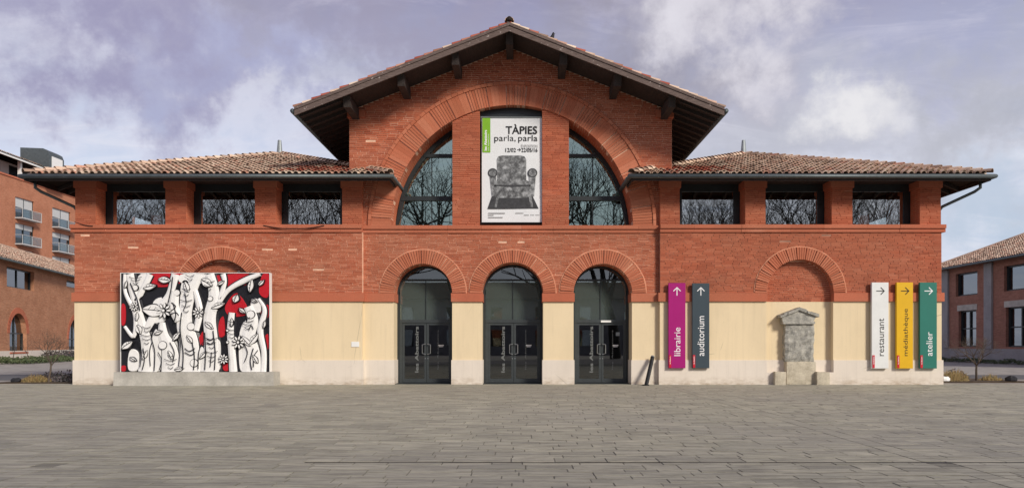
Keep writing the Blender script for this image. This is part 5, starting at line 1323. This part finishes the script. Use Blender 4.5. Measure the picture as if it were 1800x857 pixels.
# apartment block behind --------------------------------------------------------------------
AX = -66.7; BB = empty('apartment_block', (AX - 8, 80, 0), 'modern brick apartment block with glass balconies and set back top floor', 'building')
HP = 23.4
def dist_at(px_, x=AX): return x * F / (px_ - VX)
wins = []
for pa_, pb2 in ((27, 60), (92, 124)):
    d0, d1 = dist_at(pa_) - D, dist_at(pb2) - D
    for k in range(7):
        zt_ = CZ + (HZ - 345) * (dist_at(27)) / F - k * 3.45 if True else 0
        wins.append((d0, d1, zt_ - 2.75, zt_))
zs_list = sorted({(z0, z1) for _, _, z0, z1 in wins if z0 > .5})
cols = sorted({(a, b) for a, b, _, _ in wins})
ya, yb = 56.0, 100.0
mb = MB(); edges = [ya] + [v for c_ in cols for v in c_] + [yb]
for i in range(0, len(edges), 2): mb.box(AX - .45, AX, edges[i], edges[i + 1], 0, HP)
for a, b in cols:
    zc = 0.0
    for z0, z1 in zs_list: mb.box(AX - .45, AX, a, b, zc, z0); zc = z1
    mb.box(AX - .45, AX, a, b, zc, HP)
mb.build('wall', 'apartment_brick', BB)
mb = MB(); mb.box(AX - 16, AX - .45, ya, ya + .4, 0, HP); mb.box(AX - 16, AX - .45, yb - .4, yb, 0, HP); mb.box(AX - 16.4, AX - 16, ya, yb, 0, HP); mb.build('wall', 'apartment_brick', BB)
MB().box(AX - 16, AX + .12, ya - .1, yb + .1, HP, HP + .22).build('parapet', 'terracotta_band', BB)
for a, b in cols:
    for z0, z1 in zs_list:
        if z0 < 9: continue
        wn = sub_empty('window', (AX - .3, (a + b) / 2, z0), BB)
        MB().quad((AX - .3, a, z0), (AX - .3, b, z0), (AX - .3, b, z1), (AX - .3, a, z1)).build('pane', 'far_glass', wn)
        MB().box(AX - .29, AX - .2, a, b, z1 - (1.25 if z0 > HP - 8 else .7), z1).build('roller_blind', 'blind_grey', wn)
        mb = MB(); mb.box(AX - .28, AX - .18, a, a + .12, z0, z1); mb.box(AX - .28, AX - .18, b - .12, b, z0, z1); mb.box(AX - .28, AX - .19, (a + b) / 2 - .06, (a + b) / 2 + .06, z0, z1); mb.build('frame', 'dark_steel', wn)
        MB().box(AX, AX + 1.0, a - .1, b + .1, z0 - .14, z0).build('balcony_floor', 'blind_grey', wn)
        mb = MB()
        for p_, q_ in (((AX + .98, a - .06), (AX + .98, b + .06)), ((AX, a - .06), (AX + .98, a - .06)), ((AX, b + .06), (AX + .98, b + .06))): mb.tube([(p_[0], p_[1], z0 + 1.15), (q_[0], q_[1], z0 + 1.15)], .032, 5)
        for y_ in (a - .06, (a + b) / 2, b + .06): mb.tube([(AX + .98, y_, z0), (AX + .98, y_, z0 + 1.15)], .032, 5)
        mb.build('railing', 'blind_grey', wn)
        MB().box(AX + .95, AX + .965, a, b, z0 + .08, z0 + 1.08).build('balcony_glass', 'balcony_glass', wn)
# set back storey with deep tiled eaves
SX = AX - 3.2
MB().box(SX - 10, SX, ya + 1, 76.0, HP + .22, HP + 2.9).build('attic_wall', 'blind_grey', BB)
for y_ in (60.0, 64.5, 69, 73):
    wn = sub_empty('window', (SX, y_, HP + .5), BB); MB().box(SX, SX + .05, y_, y_ + 2.2, HP + .4, HP + 2.6).build('frame', 'dark_steel', wn); MB().box(SX + .05, SX + .07, y_ + .15, y_ + 2.05, HP + .55, HP + 2.45).build('pane', 'far_glass', wn)
for y_ in (62.8, 67.2, 71.8, 76.0): MB().box(AX - 1.2, AX - .8, y_, y_ + .35, HP + .22, HP + 2.85).build('post', 'white_paint', BB)
def AB(s_, o_, z): return (AX - 1.4 + 1.7 + o_, s_, z)
gable_roof(BB, AB, ya, 77.5, -.4, -12.0, HP + 2.95, 1.9, 'roof_tile', 4.0, .3)
MB().box(AX - .1, AX + .02, ya - .3, 77.5, HP + 2.6, HP + 2.9).build('eave_fascia', 'white_paint', BB)
dmr = sub_empty('dormer', (AX - 4, 84, HP + 3), BB)
xf, xb_, y0d, y1d = AX + .9, AX - 3.2, 75.3, 78.6
prof = [(xb_, HP + .22), (xf, HP + .22), (xf, HP + 4.55), (xf - .25, HP + 5.15), (xf - .9, HP + 5.5), (xb_, HP + 5.62)]
n_ = len(prof); vs = [(x, y0d, z) for x, z in prof] + [(x, y1d, z) for x, z in prof]
MB().add(vs, [tuple(range(n_)), tuple(range(2 * n_ - 1, n_ - 1, -1))] + [(i, i + n_, (i + 1) % n_ + n_, (i + 1) % n_) for i in range(n_)]).build('dormer_body', 'zinc', dmr)
MB().box(xf, xf + .05, y0d + .5, y1d - .4, HP + 2.9, HP + 4.5).build('shutter', 'white_paint', dmr)

# brick building with concrete pilasters on the sign side ------------------------------------
QX = 38.9; QB = empty('side_building', (QX, 45, 0), 'low brick building with grey concrete pilasters beyond the green sign', 'building')
QE = 8.2
def qd(px_): return QX * F / (px_ - VX) - D
def qz(py_, px_): return CZ + (HZ - py_) * (QX * F / (px_ - VX)) / F
Q0, Q1 = 14.0, qd(1640)
qops = []
for pc0, pc1, t_, b_, up_ in ((1680, 1718, 473, 508, 1), (1765, 1815, 465, 498, 1), (1685, 1716, 546, 610, 0), (1768, 1815, 543, 608, 0), (1652, 1664, 478, 512, 1), (1838, 1890, 455, 490, 1), (1838, 1890, 541, 608, 0)):
    y0, y1 = qd(pc1), qd(pc0)
    if up_: qops.append((y0, y1, 5.75, 7.75, 1))
    else: qops.append((y0, y1, 1.3, 4.45, 0))
def qsol(y):
    iv = [(0.0, QE + .2)]
    for y0, y1, z0, z1, u_ in sorted(qops, key=lambda t: t[2]):
        if y0 < y < y1:
            lo, hi = iv[-1]; iv = iv[:-1] + [(lo, z0), (z1, hi)]
    return iv
cuts = sorted({Q0, Q1, *[v for o_ in qops for v in o_[:2]]}); mb = MB()
for a, b in zip(cuts[:-1], cuts[1:]):
    for lo, hi in qsol((a + b) / 2): mb.box(QX, QX + .5, a, b, lo, hi)
mb.build('wall', 'dull_brick_wall', QB)
mb = MB(); mb.box(QX + .5, QX + 12, Q1 - .4, Q1, 0, QE + .2); mb.box(QX + .5, QX + 12, Q0, Q0 + .4, 0, QE + .2); mb.box(QX + 12, QX + 12.4, Q0, Q1, 0, QE + .2); mb.build('wall', 'dull_brick_wall', QB)
MB().box(QX - .09, QX, Q0, Q1 + .1, 0, 1.15).build('plinth', 'grey_concrete', QB)
for pc in (1663, 1739, 1826):
    y_ = qd(pc); MB().box(QX - .16, QX, y_ - .5, y_ + .5, 1.152, QE).build('pilaster', 'grey_concrete', QB)
for y0, y1, z0, z1, u_ in qops:
    wn = sub_empty('window', (QX + .3, (y0 + y1) / 2, z0), QB)
    MB().quad((QX + .35, y0, z0), (QX + .35, y1, z0), (QX + .35, y1, z1), (QX + .35, y0, z1)).build('pane', 'far_glass', wn)
    mb = MB(); t_ = .12
    mb.box(QX + .22, QX + .38, y0, y0 + t_, z0, z1); mb.box(QX + .22, QX + .38, y1 - t_, y1, z0, z1); mb.box(QX + .23, QX + .37, y0, y1, z0, z0 + t_); mb.box(QX + .23, QX + .37, y0, y1, z1 - t_, z1)
    if not u_: mb.box(QX + .24, QX + .36, (y0 + y1) / 2 - .06, (y0 + y1) / 2 + .06, z0, z1); mb.box(QX + .25, QX + .36, y0, y1, (z0 + z1) / 2 - .05, (z0 + z1) / 2 + .05)
    mb.build('frame', 'dark_steel', wn)
    if not u_: MB().box(QX - .04, QX + .2, y0 - .15, y1 + .15, z1 + .002, z1 + .5).build('lintel', 'concrete', wn)
MB().box(QX + 1.4, QX + 1.5, Q0 + .5, Q1 - .5, 0, QE).build('inner_wall', 'interior', QB)
def QF(s_, o_, z): return (QX - o_, s_, z)
gable_roof(QB, QF, Q0 - .3, Q1 + .8, .7, -13, QE + .15, 3.0, 'roof_tile', 5.5)
def QS(s_, o_, z): return (QX - o_, s_, z)
strip('ground_cover', QS, 20, 44, .3, 1.6, .45, 3500, 'green_leaf', .08, 9, 'dark green grass along the foot of the pilaster building', 'ground cover')

# what stands behind the viewer and shows in the glass: plane trees and a long low house ----------
tmcm = [bare_tree((0, 0, 0), 25.5, sd, 7, .55, .19, .58, split=(2, 3), upw=.17, shrink=.80, taper=.27, keep=(.65, .86)) for sd in (3, 21)]
protos = []
for k, (tm, cm) in enumerate(tmcm):
    protos.append((tm, cm))
first = {}
spots = [(-36, -46), (-28, -43), (-20.5, -46), (-13, -43), (-5.5, -47), (2.5, -44), (10, -47), (17.5, -43), (25, -46), (33, -44), (41, -47), (-44, -48), (-32, -56), (-24, -58), (21, -57), (29, -56), (37, -58), (-40, -58)]
for i, (x, y_) in enumerate(spots):
    k = i % 2; rz = random.uniform(0, 6.28); sc_ = random.uniform(.88, 1.1)
    t = empty('plane_tree', (x, y_, 0), 'tall bare plane tree mirrored in the museum windows', 'tree', 'bare plane trees across the square')
    t.rotation_euler = (0, 0, rz); t.scale = (sc_ * (1.2 if abs(x) < 15 else 1.0),) * 3
    for nm, mbx in (('trunk', protos[k][0]), ('crown', protos[k][1])):
        if (k, nm) not in first:
            o_ = mbx.build(nm, 'grey_bark', None, smooth=True, loc=(0, 0, 0)); first[(k, nm)] = o_
        else: o_ = first[(k, nm)].copy(); C.objects.link(o_)
        o_.parent = t; o_.location = (0, 0, 0)
OB = empty('opposite_house', (0, -82, 0), 'long brick house across the square mirrored in the door glass', 'building')
MB().box(-60, 60, -92, -80, 0, 8.2).build('wall', 'grey_concrete', OB)
mb = MB(); mb.prism([(-93, 8.2), (-79, 8.2), (-86, 11.2)], 0, 1); rv = [(-61 + 122 * y_, x, z) for x, y_, z in mb.v]; mb.v = rv; mb.build('roof', 'roof_underlay', OB)
for k in range(18):
    x = -57 + k * 6.6; wn = sub_empty('window', (x, -80, 2), OB)
    MB().box(x, x + 1.6, -79.98, -79.9, 1.2, 3.6).build('pane', 'far_glass', wn); MB().box(x, x + 1.6, -79.98, -79.9, 4.9, 7.0).build('pane', 'far_glass', wn)
